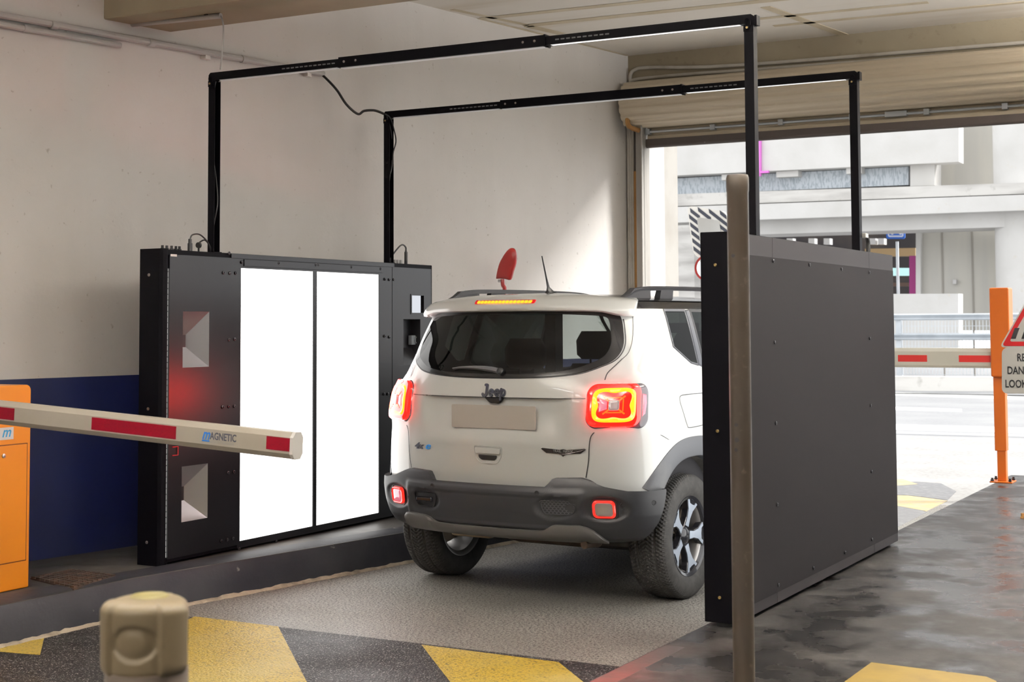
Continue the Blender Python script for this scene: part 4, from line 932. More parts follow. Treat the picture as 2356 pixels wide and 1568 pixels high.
# windows, in (s,z)
RG=[(0,1.598),(.30,1.597),(.55,1.588),(.655,1.578),(.69,1.55),(.715,1.48),(.728,1.42),(.72,1.37),(.69,1.33),(.63,1.30),(.52,1.262),(.36,1.243),(.18,1.235),(0,1.233)]
RG=smoothpts(RG,4); RG=[tuple(p) for p in RG]; rearglass=RG+[(-s,z) for s,z in RG[::-1]][1:-1]
def yz(poly): return [(s_at(y,z),z) for y,z in poly]
qwin=yz(dense([(.005,1.603),(.270,1.603),(.238,1.288),(.155,1.302),(-.012,1.395)],5))
dwin=yz(dense([(.335,1.603),(1.13,1.603),(1.16,1.21),(.60,1.215),(.31,1.275)],6))
fwin=yz(dense([(1.22,1.603),(1.48,1.60),(2.10,1.28),(2.05,1.215),(1.24,1.21)],6))
def doff(s,z):
    a=abs(s); o=0.
    f=sstep(.50,.40,a)*sstep(1.128,1.122,z)*sstep(.885,1.06,z)
    o-=.030*f
    # ridge under the plate and soft shoulder round the lamps
    o+=.004*math.exp(-((z-.872)/.018)**2)*sstep(.62,.5,a)
    hx=max(abs(a-.735)-.135,0);hz_=max(abs(z-1.087)-.10,0); dd=math.hypot(hx,hz_)
    o+=.010*sstep(.07,.0,dd)
    return o
zs=sorted(set([round(.34+.02*i,4) for i in range(67)]+[1.116,1.122,1.125,1.128,1.134,1.61,1.63,1.65]))
zs=[z for z in zs if z<=1.655]
rows=[];info=[]
for z in zs:
    P,d=plan(z); n=len(P); row=[];inf=[]
    Q=[M(s,z,doff(s,z)) if s<2.0 else np.array([P[i][0],P[i][1],z]) for i,s in enumerate(d)]
    full=[(q,s) for q,s in zip(Q,d)]; L=[(np.array([-q[0],q[1],q[2]]),-s) for q,s in full[::-1][:-1]]
    al=L+full[:-1]   # from nose round the left, rear, right, back to nose
    row=[tuple(a[0]) for a in al]; inf=[a[1] for a in al]; rows.append(row); info.append(inf)
n=len(rows[0]); V=[p for r in rows for p in r]
rearcut=[(a*.965,1.42+(b-1.42)*.93) for a,b in rearglass]
def nearest(p,poly):
    best=None
    for i in range(len(poly)):
        a=poly[i-1];b=poly[i]; dx,dy=b[0]-a[0],b[1]-a[1]; t=max(0,min(1,((p[0]-a[0])*dx+(p[1]-a[1])*dy)/(dx*dx+dy*dy+1e-12))); q=(a[0]+dx*t,a[1]+dy*t); d=math.hypot(q[0]-p[0],q[1]-p[1])
        if best is None or d<best[0]: best=(d,q)
    return best
SZ=[(info[i][j],zs[i]) for i in range(len(rows)) for j in range(n)]
def wi_of(s,z,y):
    if y<0 and inside((s,z),rearcut): return rearcut
    a=abs(s)
    for w_ in (qwin,dwin,fwin):
        if inside((a,z),w_): return w_
    return None
moved={}
gb_=G(); gb_.v=V; gw=G(); gw.v=list(V)
for i in range(len(rows)-1):
    for j in range(n):
        j2=(j+1)%n; q=(i*n+j,i*n+j2,(i+1)*n+j2,(i+1)*n+j); c=sum(np.array(V[k]) for k in q)/4
        s=abs(info[i][j]+info[i][j2])/2 if j2 else abs(info[i][j]); z=c[2]; y=c[1]; x=abs(c[0])
        s=(abs(info[i][j])+abs(info[i][j2]))/2
        rear=y<0.3
        if y<-.05 and z<.62: continue
        if any((y-yc)**2+(z-.345)**2<.51**2 for yc in (0,2.57)) and x>.5: continue
        if y<0 and inside((s,z),rearcut): 
            for k in q: moved.setdefault(k,[]).append(rearcut)
            continue
        ww=[w_ for w_ in (qwin,dwin,fwin) if inside((s,z),w_)]
        if ww:
            for k in q: moved.setdefault(k,[]).append(ww[0])
            continue
        if 1.14<z<1.60 and y>1.45 and x<herm(ZT,WT,z)*.93:
            gw.f.append(q); gw.m.append(0); continue
        mi=1 if (z>1.612 and y>-.30) else (2 if z<.44 else 0)
        gb_.f.append(q); gb_.m.append(mi)
used_={k for f in gb_.f for k in f}
for k,ps in moved.items():
    if k in used_:
        sk_,zk=SZ[k]; sg=-1 if (sk_<0) else 1; pl_w=ps[0]; pt=(sk_,zk) if pl_w is rearcut else (abs(sk_),zk)
        d_,q_=nearest(pt,pl_w)
        if d_<.06:
            ss=q_[0] if pl_w is rearcut else sg*q_[0]
            gb_.v[k]=tuple(M(ss,q_[1],doff(ss,q_[1])))
body=cobj('body',gb_,[paint,blackgloss,cblack],smooth=True,auto=50,clean=True)
ws=cobj('windscreen',gw,wsg,smooth=True,clean=True)
# remove stray verts
import bmesh
for o in (body,ws):
    bm=bmesh.new(); bm.from_mesh(o.data); bmesh.ops.delete(bm,geom=[v for v in bm.verts if not v.link_faces],context='VERTS'); bm.to_mesh(o.data); bm.free()
# roof
P,d=plan(1.655); pts=[(p[0],p[1]) for p in P[:-1]]; pts=pts+[(-p[0],p[1]) for p in P[::-1][:-1]]
pts=pts[::1]; cx,cy=0,.45
g=G(); rr=[]
for k in (1.0,.985,.96,.92,.86,.78,.68,.55,.4,.25,.1):
    rr.append([(x*k,cy+(y-cy)*k,1.655+.047*(1-k**3.2)**.8) for x,y in pts])
g.grid(rr,closed=True); m0=len(g.v); g.v.append((0,cy,1.702)); nn=len(pts); g.f+=[((len(rr)-1)*nn+i,(len(rr)-1)*nn+(i+1)%nn,m0) for i in range(nn)]; g.m+=[0]*nn
cobj('roof',g,blackgloss,smooth=True,auto=60)
# rear glass: frit border and pane
rgd=rearglass
g=RP(rgd,[(1.0,.0),(.997,.006),(.95,.0065),(.90,.0065)],c=(0,1.42)); b=len(g.f); n_=len(rgd)
g.f=g.f[:3*n_]; g.m=g.m[:3*n_]; g.v=g.v[:4*n_]
frit=cobj('rear_window_border',g,blackgloss,smooth=True)
rgi=[(s*.905,1.42+(z-1.42)*.905) for s,z in rgd]
g=RP(rgi,[(1,.0065),(.8,.008),(.6,.009),(.4,.0095),(.2,.010),(.05,.010)],c=(0,1.42)); cobj('rear_window',g,tint,smooth=True)
g=ribbon([(s*1.012,1.42+(z-1.42)*1.014) for s,z in rgd if s>=0 and z<1.56],.007,.0012); g=ribbon([(-s*1.012,1.42+(z-1.42)*1.014) for s,z in rgd if s>=0 and z<1.56],.007,.0012,g=g); cobj('window_seal',g,cblack)
# side windows with dark trim
for sg in (1,-1):
    for nm,win in (('quarter_window',qwin),('rear_door_window',dwin),('front_door_window',fwin)):
        w_=[(sg*s,z) for s,z in win]
        g=RP(w_,[(1.035,.0015),(1.02,.006),(.95,.004)]); k=len(w_); g.f=g.f[:2*k];g.m=g.m[:2*k];g.v=g.v[:3*k]; tr=cobj('window_trim',g,mat('pillar_trim',(.075,.078,.09),.4) if nm[0]=='q' else cblack,smooth=True)
        g=RP(w_,[(.95,.004),(.6,.004),(.3,.004),(.05,.004)]); cobj(nm,g,tint3 if nm[0]=='f' else tint2,smooth=True)
for sg in (1,-1):
    g=RP([(sg*a,b) for a,b in yz(dense([(.285,1.606),(.325,1.606),(.305,1.27),(.250,1.285)],6))],[(1,.0),(.95,.005),(.3,.006)]); cobj('side_pillar_trim',g,mat('pillar_trim_grey',(.09,.095,.11),.4))
# door and panel seams
g=G()
for sg in (1,-1):
    mm=lambda L:[(sg*a,b) for a,b in L]
    ribbon(mm(smoothpts([(.735,1.335),(.705,1.30),(.672,1.262),(.664,1.225),(.662,1.19)],3)),.0055,.0045,g=g)
    ribbon(mm(smoothpts([(.648,.985),(.640,.962),(.612,.93),(.602,.88),(.597,.80),(.580,.71)],3)),.0055,.0045,g=g)
    ribbon(mm([(.868,.978),(1.02,.925),(1.08,.90)]),.0025,.0035,g=g)
    ribbon(mm(yz([(.40,1.18),(.43,1.0),(.50,.9)])),.005,.002,g=g)
    ribbon(mm(yz([(1.19,1.2),(1.19,.9),(1.19,.45)])),.005,.002,g=g)
    ribbon(mm(smoothpts([(.745,1.60),(.765,1.52),(.775,1.44),(.765,1.37),(.735,1.335)],3)),.004,.002,g=g)
ribbon([(-.575+1.15*i/30,1.1265) for i in range(31)],.0030,.0015,fn=lambda s,z,o:M(s,z,doff(s,z)+o),g=g)
cobj('shut_lines',g,cblack)
g=G(); ribbon(smoothpts([(1.27,.955+.05),(1.235,1.06),(1.215,1.10),(1.228,1.125),(1.30,1.13),(1.50,1.13),(1.52,1.12),(1.53,.97),(1.51,.955),(1.33,.95),(1.30,.965),(1.27,1.005)],4),.003,.002,g=g); cobj('fuel_flap',g,cblack)
# spoiler
def H(s,z,h):
    zz=min(z,1.66); p=M0(s,zz); e=.01; du=M0(s+e,zz)-M0(s-e,zz); nx,ny=du[1],-du[0]; l=math.hypot(nx,ny); return np.array([p[0]+nx/l*h,p[1]+ny/l*h,z])
sec=[(1.704,-.34),(1.702,-.22),(1.694,-.10),(1.683,-.01),(1.668,.042),(1.655,.058),(1.640,.058),(1.620,.052),(1.604,.040),(1.597,.018),(1.597,-.01)]
g=G(); rows_=[]
N_=60
for i in range(N_+1):
    u=-1+2*i/N_; s=.765*u; k=1-sstep(.93,1.0,abs(u))*.85
    r=[]
    for z,h in sec:
        drop=.012*abs(u)**3
        lift=.014*sstep(.80,.97,abs(u))
        hh_=h*k if h>0 else h*(1-.35*abs(u)**2)*1.0
        zz=z-drop
        if z<1.65: zz-=.020*sstep(.70,.90,abs(u))*(1 if z<1.645 else .5)
        if h<-.05: zz=min(zz,1.655+.047*(1-min(1,abs(s)/.80)**2.6))+.001
        if h>0: hh_=h*k+ .018*sstep(.6,.88,abs(u))*k
        r.append(tuple(H(s,zz,hh_)))
    rows_.append(r)
g.grid(rows_)
for r_ in (rows_[0],rows_[-1]): g.add(r_,[tuple(range(len(r_)))])
cobj('spoiler',g,paint,smooth=True,auto=60)
g=G(); 
for sgn in (1,): 
    bl_=rrect(-.195,.195,1.641,1.664,.009,4)
rows_=[[tuple(H(s*k,1.6525+(z-1.6525)*k,h)) for s,z in dense(bl_,1)] for k,h in ((1.0,.054),(.99,.062),(.9,.064))]
g.grid(rows_,closed=True); hb=cobj('high_brake_light',g,lred2,smooth=True)
g=G()
for i in range(15):
    s=-.165+.33*i/14; g.prism(rrect(s-.010,s+.010,1.645,1.660,.005,3),lambda a,b,d:tuple(H(a,b,.0635+d)),.0015)
obj('led',g,emis('brake_led',(1,.30,.015),2.2),hb,local=True)
g=RP([(s,z) for s,z in dense(bl_,1)],[(1,0)],fn=lambda s,z,o:H(s,z,.063)); 
# bumper
BT=dict(z=[.345,.37,.40,.45,.52,.60,.64,.675,.70,.73],o=[-.03,.004,.034,.052,.060,.058,.052,.044,.034,.012])
def bo(s,z):
    a=abs(s); o=float(np.interp(z,BT['z'],BT['o'])); o*= (1-.60*sstep(.75,1.15,a))
    # raised centre panel
    hx=a-.555; o+= .010*sstep(.02,-.01,hx)*sstep(.425,.445,z)*sstep(.655,.640,z)
    o-= .006*sstep(.02,-.01,a-.535)*sstep(.617,.612,z)*sstep(.452,.458,z)
    # bowl round the fog lamp
    ex=((a-.675)/.115)**2+((z-.557)/.062)**2; o-=.014*sstep(1.25,.7,ex)
    ex=((a-.415)/.10)**2+((z-.556)/.055)**2; o-=.010*sstep(1.3,.8,ex)
    return o
def Bm(s,z,o=0.): return M(s,z,bo(s,z)+o)
def zt_(s):
    a=abs(s); base=float(np.interp(a,[0,.365,.405,.56,.60,.68,.79,.92,1.3],[.664,.664,.706,.712,.700,.671,.650,.645,.655])); return base
def s_end(z): return float(np.interp(z,[.352,.362,.376,.43,.506,.59,.676],[.74,.775,.83,.885,.940,.978,1.005]))
g=G(); rows_=[]; NS=150; NZ_=40
for j in range(NZ_+1):
    v=j/NZ_; r=[]
    for i in range(NS+1):
        u=-1+2*i/NS; z=.352+v*(.69-.352); se=s_end(z); s=u*se; zz=.352+v*(zt_(s)-.352)
        r.append(tuple(Bm(s,zz)))
    rows_.append(r)
g.grid(rows_); 
# top lip folding in
r=[]
for i in range(NS+1):
    s=(-1+2*i/NS)*s_end(.69); r.append(tuple(M(s,zt_(s)-.002-.03*sstep(.70,.67,zt_(s)),-.02)))
g.grid([rows_[-1],r]); r2=[tuple(M((-1+2*i/NS)*s_end(.352),.362,-.12)) for i in range(NS+1)]; g.grid([rows_[0],r2])
for e_,sg in ((0,-1),(-1,1)): g.grid([[r[e_] for r in rows_],[tuple(np.array(r[e_])-np.array([sg*.10,0,0])) for r in rows_]])
bump_=cobj('bumper',g,plastic,smooth=True,auto=50,clean=True)
g=G(); g.grid([[tuple(M(s,z,-.012)) for s in np.linspace(-.62,.62,30)] for z in (.64,.725)]); cobj('bumper_gap',g,cblack)
for s,z in ((-.349,.636),(.323,.634),(.764,.576),(-.764,.576),(.918,.586)):
    g=G(); c=Bm(s,z,.0005); n_=Bm(s,z,.01)-Bm(s,z,0); n_/=np.linalg.norm(n_); g.lathe([(0,-.001),(.0085,-.0005),(.010,.0015),(.013,.0015),(.0145,0)],c,n_,18); obj('parking_sensor',g,cblack,bump_,local=True,smooth=True)
# skid plate
sk=[(-.56,.462),(-.54,.475),(-.40,.472),(-.345,.455),(-.30,.437),(.0,.437),(.35,.437),(.385,.455),(.41,.474),(.55,.474),(.60,.455),(.66,.40),(.68,.372),(.50,.366),(0,.366),(-.45,.368),(-.50,.385)]
sk=[(-.60,.455),(-.585,.472),(-.545,.478),(-.42,.472),(-.375,.458),(-.335,.437),(-.25,.434),(0,.434),(.25,.434),(.335,.437),(.37,.455),(.40,.472),(.545,.476),(.60,.452),(.64,.415),(.67,.372),(.45,.366),(0,.364),(-.45,.366),(-.56,.375),(-.60,.42)]
skd=dense(sk,4); 
NSK=60; g=G(); top_=[p for p in sk[:16]]; 
def topz(s): xs=[p[0] for p in sk[:16]]; return float(np.interp(s,xs,[p[1] for p in sk[:16]]))
rows_=[]
for k,(v,o) in enumerate(((0,.004),(.0,.02),(.12,.026),(.5,.028),(.9,.022),(1,.016),(1,.0))):
    rows_.append([tuple(Bm(s,.362+(topz(s)-.362)*v,o)) for s in np.linspace(-.60,.67,NSK)])
g.grid(rows_)
for e in (0,-1): g.add([r[e] for r in rows_],[tuple(range(len(rows_)))])
cobj('skid_plate',g,skidm,smooth=True,auto=50)
# hook recess and honeycomb grille
hk=roundpoly([(-.50,.592),(-.335,.592),(-.335,.565),(-.352,.515),(-.47,.520),(-.495,.545)],.02,5)
g=RP(hk,[(1.06,.0),(1.04,.008),(.98,.008),(.95,-.004)],fn=Bm); hf=cobj('tow_hook_recess',g,cblack,smooth=True)
c=Bm(-.415,.556,.012); g=G(); g.box(c[0]-.055,c[0]+.055,c[1]-.01,c[1]+.03,c[2]-.012,c[2]+.015); obj('tow_hook',g,mat('hook_gloss_black',(.02,.02,.025),.12,.5),hf,local=True,bevel=.008)
gr_=roundpoly([(.335,.590),(.50,.588),(.525,.575),(.525,.55),(.50,.525),(.36,.522),(.345,.545)],.018,5)
g=RP(gr_,[(1.08,.0),(1.06,.006),(1.0,.006),(.97,.001)],fn=Bm); hf=cobj('bumper_grille',g,plastic,smooth=True)
g=G()
for i in range(9):
    for j in range(6):
        cx_=.35+.021*i+(.0105 if j%2 else 0); cz=.532+.0112*j
        if not inside((cx_,cz),gr_): continue
        h=[(cx_+.0105*math.cos(PI/6+k*PI/3)*1.0,cz+.0075*math.sin(PI/6+k*PI/3)) for k in range(7)]; ribbon(h,.0035,.0035,fn=Bm,g=g)
obj('honeycomb',g,mat('honeycomb_grey',(.07,.07,.078),.3),hf,local=True)
# fog lamps
for sg in (1,-1):
    pf=[(sg*a,b) for a,b in rrect(.605,.735,.507,.605,.025,5)]
    g=RP(pf,[(1.10,-.002),(1.08,.004),(1.0,.004),(.98,-.004)],fn=Bm); fl=cobj('rear_fog_lamp',g,cblack,smooth=True)
    g=RP([(sg*a,b) for a,b in rrect(.612,.728,.512,.600,.024,5)],[(1,.0),(.98,.012),(.90,.015),(.78,.013)],fn=Bm); k=4; n_=len(pf); g.f=g.f[:3*n_];g.m=g.m[:3*n_]; obj('red_rim_light',g,mat('fog_ring',(.6,.01,.01),.15,coat=1,emit=(1,.02,.012),es=1.5),fl,local=True,smooth=True)
    g=RP([(sg*a,b) for a,b in rrect(.625,.715,.522,.590,.014,5)],[(1,.010),(.9,.012),(.5,.013)],fn=Bm); obj('reversing_lens',g,mat('reversing_lens',(.36,.32,.30),.12,.2,coat=1,bump=(140,.5,.002)) if sg>0 else lpink,fl,local=True,smooth=True)
# tail lights
def sq(cx,cz,a,b,r,n=8): return rrect(cx-a,cx+a,cz-b,cz+b,r,n)
for sg in (1,-1):
    LF=lambda s,z,o,sg=sg: M(sg*s,z,o)
    tl=RP(rrect(.584,.912,.972,1.200,.055,8),[(1.03,.008),(1.0,.016),(.98,.018),(.7,.018)],fn=LF); TL=cobj('tail_light',tl,lgrey,smooth=True)
    TL['label']='lit right tail light' if sg>0 else 'lit left tail light'
    C0=(.725,1.087)
    g=RP(sq(*C0,.141,.110,.05),[(1.0,.016),(.985,.030),(.94,.035),(.8,.036),(.5,.036)],fn=LF); obj('red_lens',g,lred,TL,local=True,smooth=True)
    # amber ring: outer rounded square, inner pinched octagon
    n_=96; O_=[];I_=[]
    for i in range(n_):
        a=2*PI*i/n_; ca,sa=math.cos(a),math.sin(a)
        r=(abs(ca/.112)**4.5+abs(sa/.086)**4.5)**(-1/4.5); O_.append((C0[0]+ca*r,C0[1]+sa*r))
        r2=(abs(ca/.088)**3.2+abs(sa/.066)**3.2)**(-1/3.2)*(1-.10*math.cos(4*math.atan2(sa/.066,ca/.088))); I_.append((C0[0]+ca*r2,C0[1]+sa*r2))
    g=G(); mid=[((a[0]+b[0])/2,(a[1]+b[1])/2) for a,b in zip(O_,I_)]
    g.grid([[tuple(LF(s,z,.036)) for s,z in O_],[tuple(LF(s,z,.0405)) for s,z in mid],[tuple(LF(s,z,.0372)) for s,z in I_]],closed=True); obj('amber_ring',g,lamb,TL,local=True,smooth=True)
    g=RP(I_,[(1,.0372),(.7,.0376),(.4,.038)],fn=LF,c=C0); obj('inner_lens',g,lred,TL,local=True,smooth=True)
    g=G()
    for k in range(4):
        a0=[PI/4,3*PI/4,5*PI/4,7*PI/4][k]
        dx,dz=math.cos(a0),math.sin(a0)
        q0=(C0[0]+dx*.030,C0[1]+dz*.026);q1=(C0[0]+dx*.078,C0[1]+dz*.062); ribbon([q0,((q0[0]+q1[0])/2,(q0[1]+q1[1])/2),q1],.008,.0395,fn=LF,g=g)
    for (x0,x1,z0,z1) in ((-.038,.038,.036,.036),(-.038,.038,-.036,-.036),(.046,.046,-.030,.030)):
        ribbon([(C0[0]+x0+(x1-x0)*t,C0[1]+z0+(z1-z0)*t) for t in (0,.25,.5,.75,1)],.006,.0396,fn=LF,g=g)
    obj('light_lines',g,lorg,TL,local=True)
    g=RP([(C0[0]-.074,C0[1]+.032),(C0[0]-.034,C0[1]+.018),(C0[0]-.034,C0[1]-.018),(C0[0]-.074,C0[1]-.032)],[(1,.0390),(.4,.0395)],fn=LF); obj('indicator_facet',g,lpink,TL,local=True)
    g=RP(sq(*C0,.028,.026,.010,4),[(1,.038),(.96,.044),(.7,.0455),(.4,.0455)],fn=LF); obj('clear_centre',g,lclear,TL,local=True,smooth=True)
    g=G(); pr=sq(*C0,.022,.020,.007,4); ribbon(pr+[pr[0]],.003,.0468,fn=LF,g=g); obj('centre_frame',g,mat('lens_frame',(.75,.7,.7),.15,.6),TL,local=True)
    g=RP([(.876,1.145),(.900,1.140),(.903,1.10),(.895,1.045),(.878,1.030)],[(1,.0185),(.9,.0205),(.3,.021)],fn=LF); obj('side_reflector',g,lpink,TL,local=True)
g=RP([(-.862,1.165),(-.905,1.150),(-.912,1.10),(-.905,1.035),(-.865,1.010)],[(1,.020),(.9,.0245),(.3,.026)]); sl_=cobj('added_side_glow',g,mat('added_red_glow',(.6,.02,.02),.1,0,emit=(1,.012,.016),es=90)); sl_['label']='added red glow strip on the outer edge of the left tail light'  # added emitter, left side only, throws red glow onto the cabinet door
# plate, badges, handle
Mf=lambda s,z,o:M(s,z,doff(s,z)+o)
def PL(s,z,o): p=M(.03,1.02,-.016); t=(M(.2,1.02,0)-M(-.14,1.02,0)); t/=np.linalg.norm(t); return p+t*(s-.03)+np.array([0,-.07*0,z-1.02])+np.array([0,-1,0])*o
g=G(); g.prism(rrect(-.243,.300,.957,1.084,.008,3),lambda a,b,d:tuple(PL(a,b,d+.008)),.006); pl_=cobj('licence_plate',g,platem); pl_['label']='blank grey beige plate'
g=G(); g.prism([(-.03,1.124),(.085,1.124),(.06,1.10),(.045,1.094),(.01,1.094),(-.005,1.10)],lambda a,b,d:tuple(Mf(a,b,.0+d)),.018); cobj('rear_camera',g,cblack)
def stroke(g,pts,w_,fn,t,k=10):
    for i in range(len(pts)):
        c=pts[i]; g.prism([(c[0]+w_/2*math.cos(2*PI*j/k),c[1]+w_/2*math.sin(2*PI*j/k)) for j in range(k)],fn,t)
        if i:
            a_=pts[i-1]; dx,dy=c[0]-a_[0],c[1]-a_[1]; l=math.hypot(dx,dy)+1e-9; nx,ny=-dy/l*w_/2,dx/l*w_/2
            g.prism([(a_[0]+nx,a_[1]+ny),(a_[0]-nx,a_[1]-ny),(c[0]-nx,c[1]-ny),(c[0]+nx,c[1]+ny)],fn,t)
def jf(x,y,d): return tuple(M(.034-.079+x,1.130+y,d))
def arc(cx,cy,rx,ry,a0,a1,n=10): return [(cx+rx*math.cos(math.radians(a0+(a1-a0)*i/n)),cy+ry*math.sin(math.radians(a0+(a1-a0)*i/n))) for i in range(n+1)]
g=G(); W_=.0145
stroke(g,[(.020,.062),(.030,.062),(.030,.020)]+arc(.0175,.016,.0125,.013,0,-165,6),W_,jf,.009)
for cx_ in (.0615,.0985): stroke(g,[(cx_-.010,.021),(cx_+.012,.022)]+arc(cx_,.021,.0125,.0165,5,300,10),W_*.80,jf,.009)
stroke(g,[(.124,.040),(.124,-.014)],W_,jf,.009); stroke(g,arc(.136,.021,.0125,.0165,150,-150,10),W_*.80,jf,.009)
cobj('badge_lettering',g,navy)
g=text_mesh('4x',.056,.004,lambda x,y,d:tuple(M(-.545+x,.838+y*.85,d+.0015)),bold=.002,xs=1.25,align='LEFT',shear=.3); cobj('badge_lettering',g,darkt)
g=text_mesh('e',.066,.004,lambda x,y,d:tuple(M(-.455+x,.841+y*.85,d+.0015)),bold=.0008,xs=1.35,align='LEFT',shear=.3); cobj('badge_lettering',g,mat('badge_blue',(.05,.32,.85),.3))
wpoly=[(-.127,.014),(-.118,.018),(-.02,.010),(0,.014),(.02,.010),(.118,.018),(.127,.014),(.095,-.009),(.03,-.011),(.012,-.016),(0,-.026),(-.012,-.016),(-.03,-.011),(-.095,-.009)]
g=G(); g.prism(wpoly,lambda a,b,d:tuple(M(.458+a,.845+b,.001+d)),.005); wb=cobj('winged_badge',g,mat('badge_dark_chrome',(.06,.05,.05),.2,.7))
g=text_mesh('TRAIL  HAWK',.017,.001,lambda x,y,d:tuple(M(.458+x,.8475+y,.0065+d)),bold=.0004,xs=1.05); obj('badge_lettering',g,chrome,wb,local=True)
g=RP(roundpoly([(-.095,.862),(.095,.860),(.088,.80),(.062,.765),(-.058,.767),(-.085,.80)],.018,6),[(1,.0005),(.985,.0045),(.955,.0045),(.94,.001)],fn=Mf); hd=cobj('tailgate_handle',g,paint,smooth=True,auto=25)
g=RP(roundpoly([(-.062,.812),(.062,.810),(.058,.795),(.045,.784),(-.04,.785),(-.058,.797)],.006,4),[(1,.0048),(.9,.0052)],fn=Mf); obj('handle_opening',g,cblack,hd,local=True)
g=RP(roundpoly([(-.085,.853),(.085,.851),(.083,.818),(-.080,.819)],.01,5),[(1,.004),(.97,.011),(.90,.012),(.5,.012)],fn=Mf); obj('handle_bar',g,paint,hd,local=True,smooth=True)
# wiper
g=G(); 
def wpt(s,z,o): return tuple(M(s,z,o))
L_=[(-.265,1.272),(-.20,1.279),(-.10,1.281),(0.0,1.274),(.065,1.262)]; L_=smoothpts(L_,5); rows_=[]
for i,p_ in enumerate(L_):
    t=i/(len(L_)-1); w_=.004+.011*sstep(0,.8,t)
    rows_.append([wpt(p_[0],p_[1]-w_,.012),wpt(p_[0],p_[1]-w_*.6,.026),wpt(p_[0],p_[1]+w_*.6,.026),wpt(p_[0],p_[1]+w_,.012)])
g.grid(rows_,closed=True); g.add(rows_[0],[(0,1,2,3)]); g.add(rows_[-1],[(0,1,2,3)])
wi=cobj('rear_wiper',g,mat('wiper_grey',(.09,.09,.10),.3),smooth=True)
c=M(.062,1.262,.008); n_=M(.062,1.262,.02)-c; g=G(); g.lathe([(.020,0),(.020,.018),(.014,.024),(0,.025)],c,n_,18); obj('wiper_pivot',g,cblack,wi,local=True,smooth=True)
# antenna
g=G(); rows_=[]
for z,a,b,dy in ((1.700,.034,.085,0),(1.708,.028,.070,-.008),(1.722,.014,.035,-.030),(1.745,.0075,.010,-.050),(1.80,.005,.005,-.072),(1.925,.0035,.0035,-.120)):
    rows_.append([(a*math.cos(2*PI*i/20),-.02+dy+b*math.sin(2*PI*i/20),z) for i in range(20)])
g.grid(rows_,closed=True); g.add(rows_[-1],[tuple(range(20))]); cobj('antenna',g,cblack,smooth=True)
# roof rails
for sg in (1,-1):
    g=G(); rows_=[]
    L_=smoothpts([(-.27,1.664),(-.20,1.690),(-.12,1.716),(-.02,1.730),(.20,1.738),(.8,1.742),(1.3,1.736),(1.55,1.710),(1.66,1.672)],6)
    for y,z in L_: rows_.append([(sg*(.585+dx),y,z+dz) for dx,dz in ((-.014,-.018),(.020,-.020),(.026,-.004),(.012,.006),(-.010,.005))])
    g.grid(rows_,closed=True); g.add(rows_[0],[tuple(range(5))]); g.add(rows_[-1],[tuple(range(5))])
    for ya,yb,yc,yd in ((-.26,-.04,-.13,.06),(.17,.24,.20,.36),(1.30,1.42,1.33,1.39)):
        a=[(sg*.572,ya,1.665),(sg*.610,ya,1.655),(sg*.610,yb+.10,1.655),(sg*.572,yb+.10,1.665)]
        b=[(sg*.575,yc,1.728),(sg*.606,yc,1.726),(sg*.606,yd,1.735),(sg*.575,yd,1.735)]
        g.hexa(a,b)
    cobj('roof_rail',g,mat('rail_grey',(.022,.022,.025),.5,spec=.25),smooth=True,auto=40)
# wheel arches
def bodyx(y,z):
    P,d=plan(z); k=np.argmax(P[:,0]>.35); m=int(len(P)*.75); return float(np.interp(y,P[k:m,1],P[k:m,0]))
for yc in (0,2.57):
    for sg in (1,-1):
        g=G(); rows_=[]
        for i in range(49):
            a=math.radians(-12+i*((160 if yc==0 else 204)/48.)) 
            cy2,cz2=math.cos(a),math.sin(a); k=(abs(cy2)**2.5+abs(cz2)**2.5)**(-1/2.5)*.985
            wv=herm(ZT,WT,min(1.0,.345+.5*cz2*k+.1))
            if yc==0 and cy2<0: ext=.0
            r=[]
            for rr_,xx in ((.452,.66),(.452,wv+.002),(.462,wv+.008),(.535,wv+.009),(.562,wv+.004),(.566,wv-.02)):
                yy=yc+cy2*k*rr_; zq=min(max(.345+cz2*k*rr_,.35),1.0); dx_=(bodyx(yy,zq)-herm(ZT,WT,zq)) if (yc==0 and yy<0 and xx>.7) else 0; r.append((sg*(xx+dx_),yy,.345+cz2*k*rr_))
            rows_.append(r)
        g.grid(rows_); cobj('wheel_arch_flare',g,plasticg,smooth=True,auto=50)
        tr_=list(range(-15,(166 if yc==0 else 196),10)); g=G(); g.grid([[(sg*x,yc+.46*math.cos(math.radians(t)),.345+.45*math.sin(math.radians(t))) for x in (.45,.86)] for t in tr_])
        g.add([(sg*.45,yc+.46*math.cos(math.radians(t)),.345+.45*math.sin(math.radians(t))) for t in tr_],[tuple(range(len(tr_)))])
        cobj('wheel_well',g,mat('dusty_liner',(.07,.065,.058),.85,noise=(12,(.16,.15,.13),.45,.7,5)))
# wheels
TY=G(); NA=600; prof=[(-.100,.222,0),(-.112,.240,0),(-.1175,.27,0),(-.1165,.305,0),(-.108,.328,1),(-.098,.338,1)]+[(x,.3455-.0035*(x/.09)**2,2) for x in np.linspace(-.088,.088,23)]+[(.098,.338,1),(.108,.328,1),(.1165,.305,0),(.1175,.27,0),(.112,.240,0),(.100,.222,0)]
rows_=[]
for x,r,t in prof:
    row=[]
    for i in range(NA):
        a=2*PI*i/NA; rr_=r
        if t==2:
            ph=(a/(2*PI)*100 - abs(x)*34)%1.0; 
            gr=1 if ph<.26 else 0
            if abs(x)<.006: gr=1 if ph<.4 else 0
            if abs(abs(x)-.052)<.0045: gr=1
            rr_-=.0075*gr
        elif t==1:
            ph=(a/(2*PI)*100-abs(x)*34)%1.0; rr_-=.005*(1 if ph<.30 else 0)
        row.append((x,rr_*math.cos(a),rr_*math.sin(a)))
    rows_.append(row)
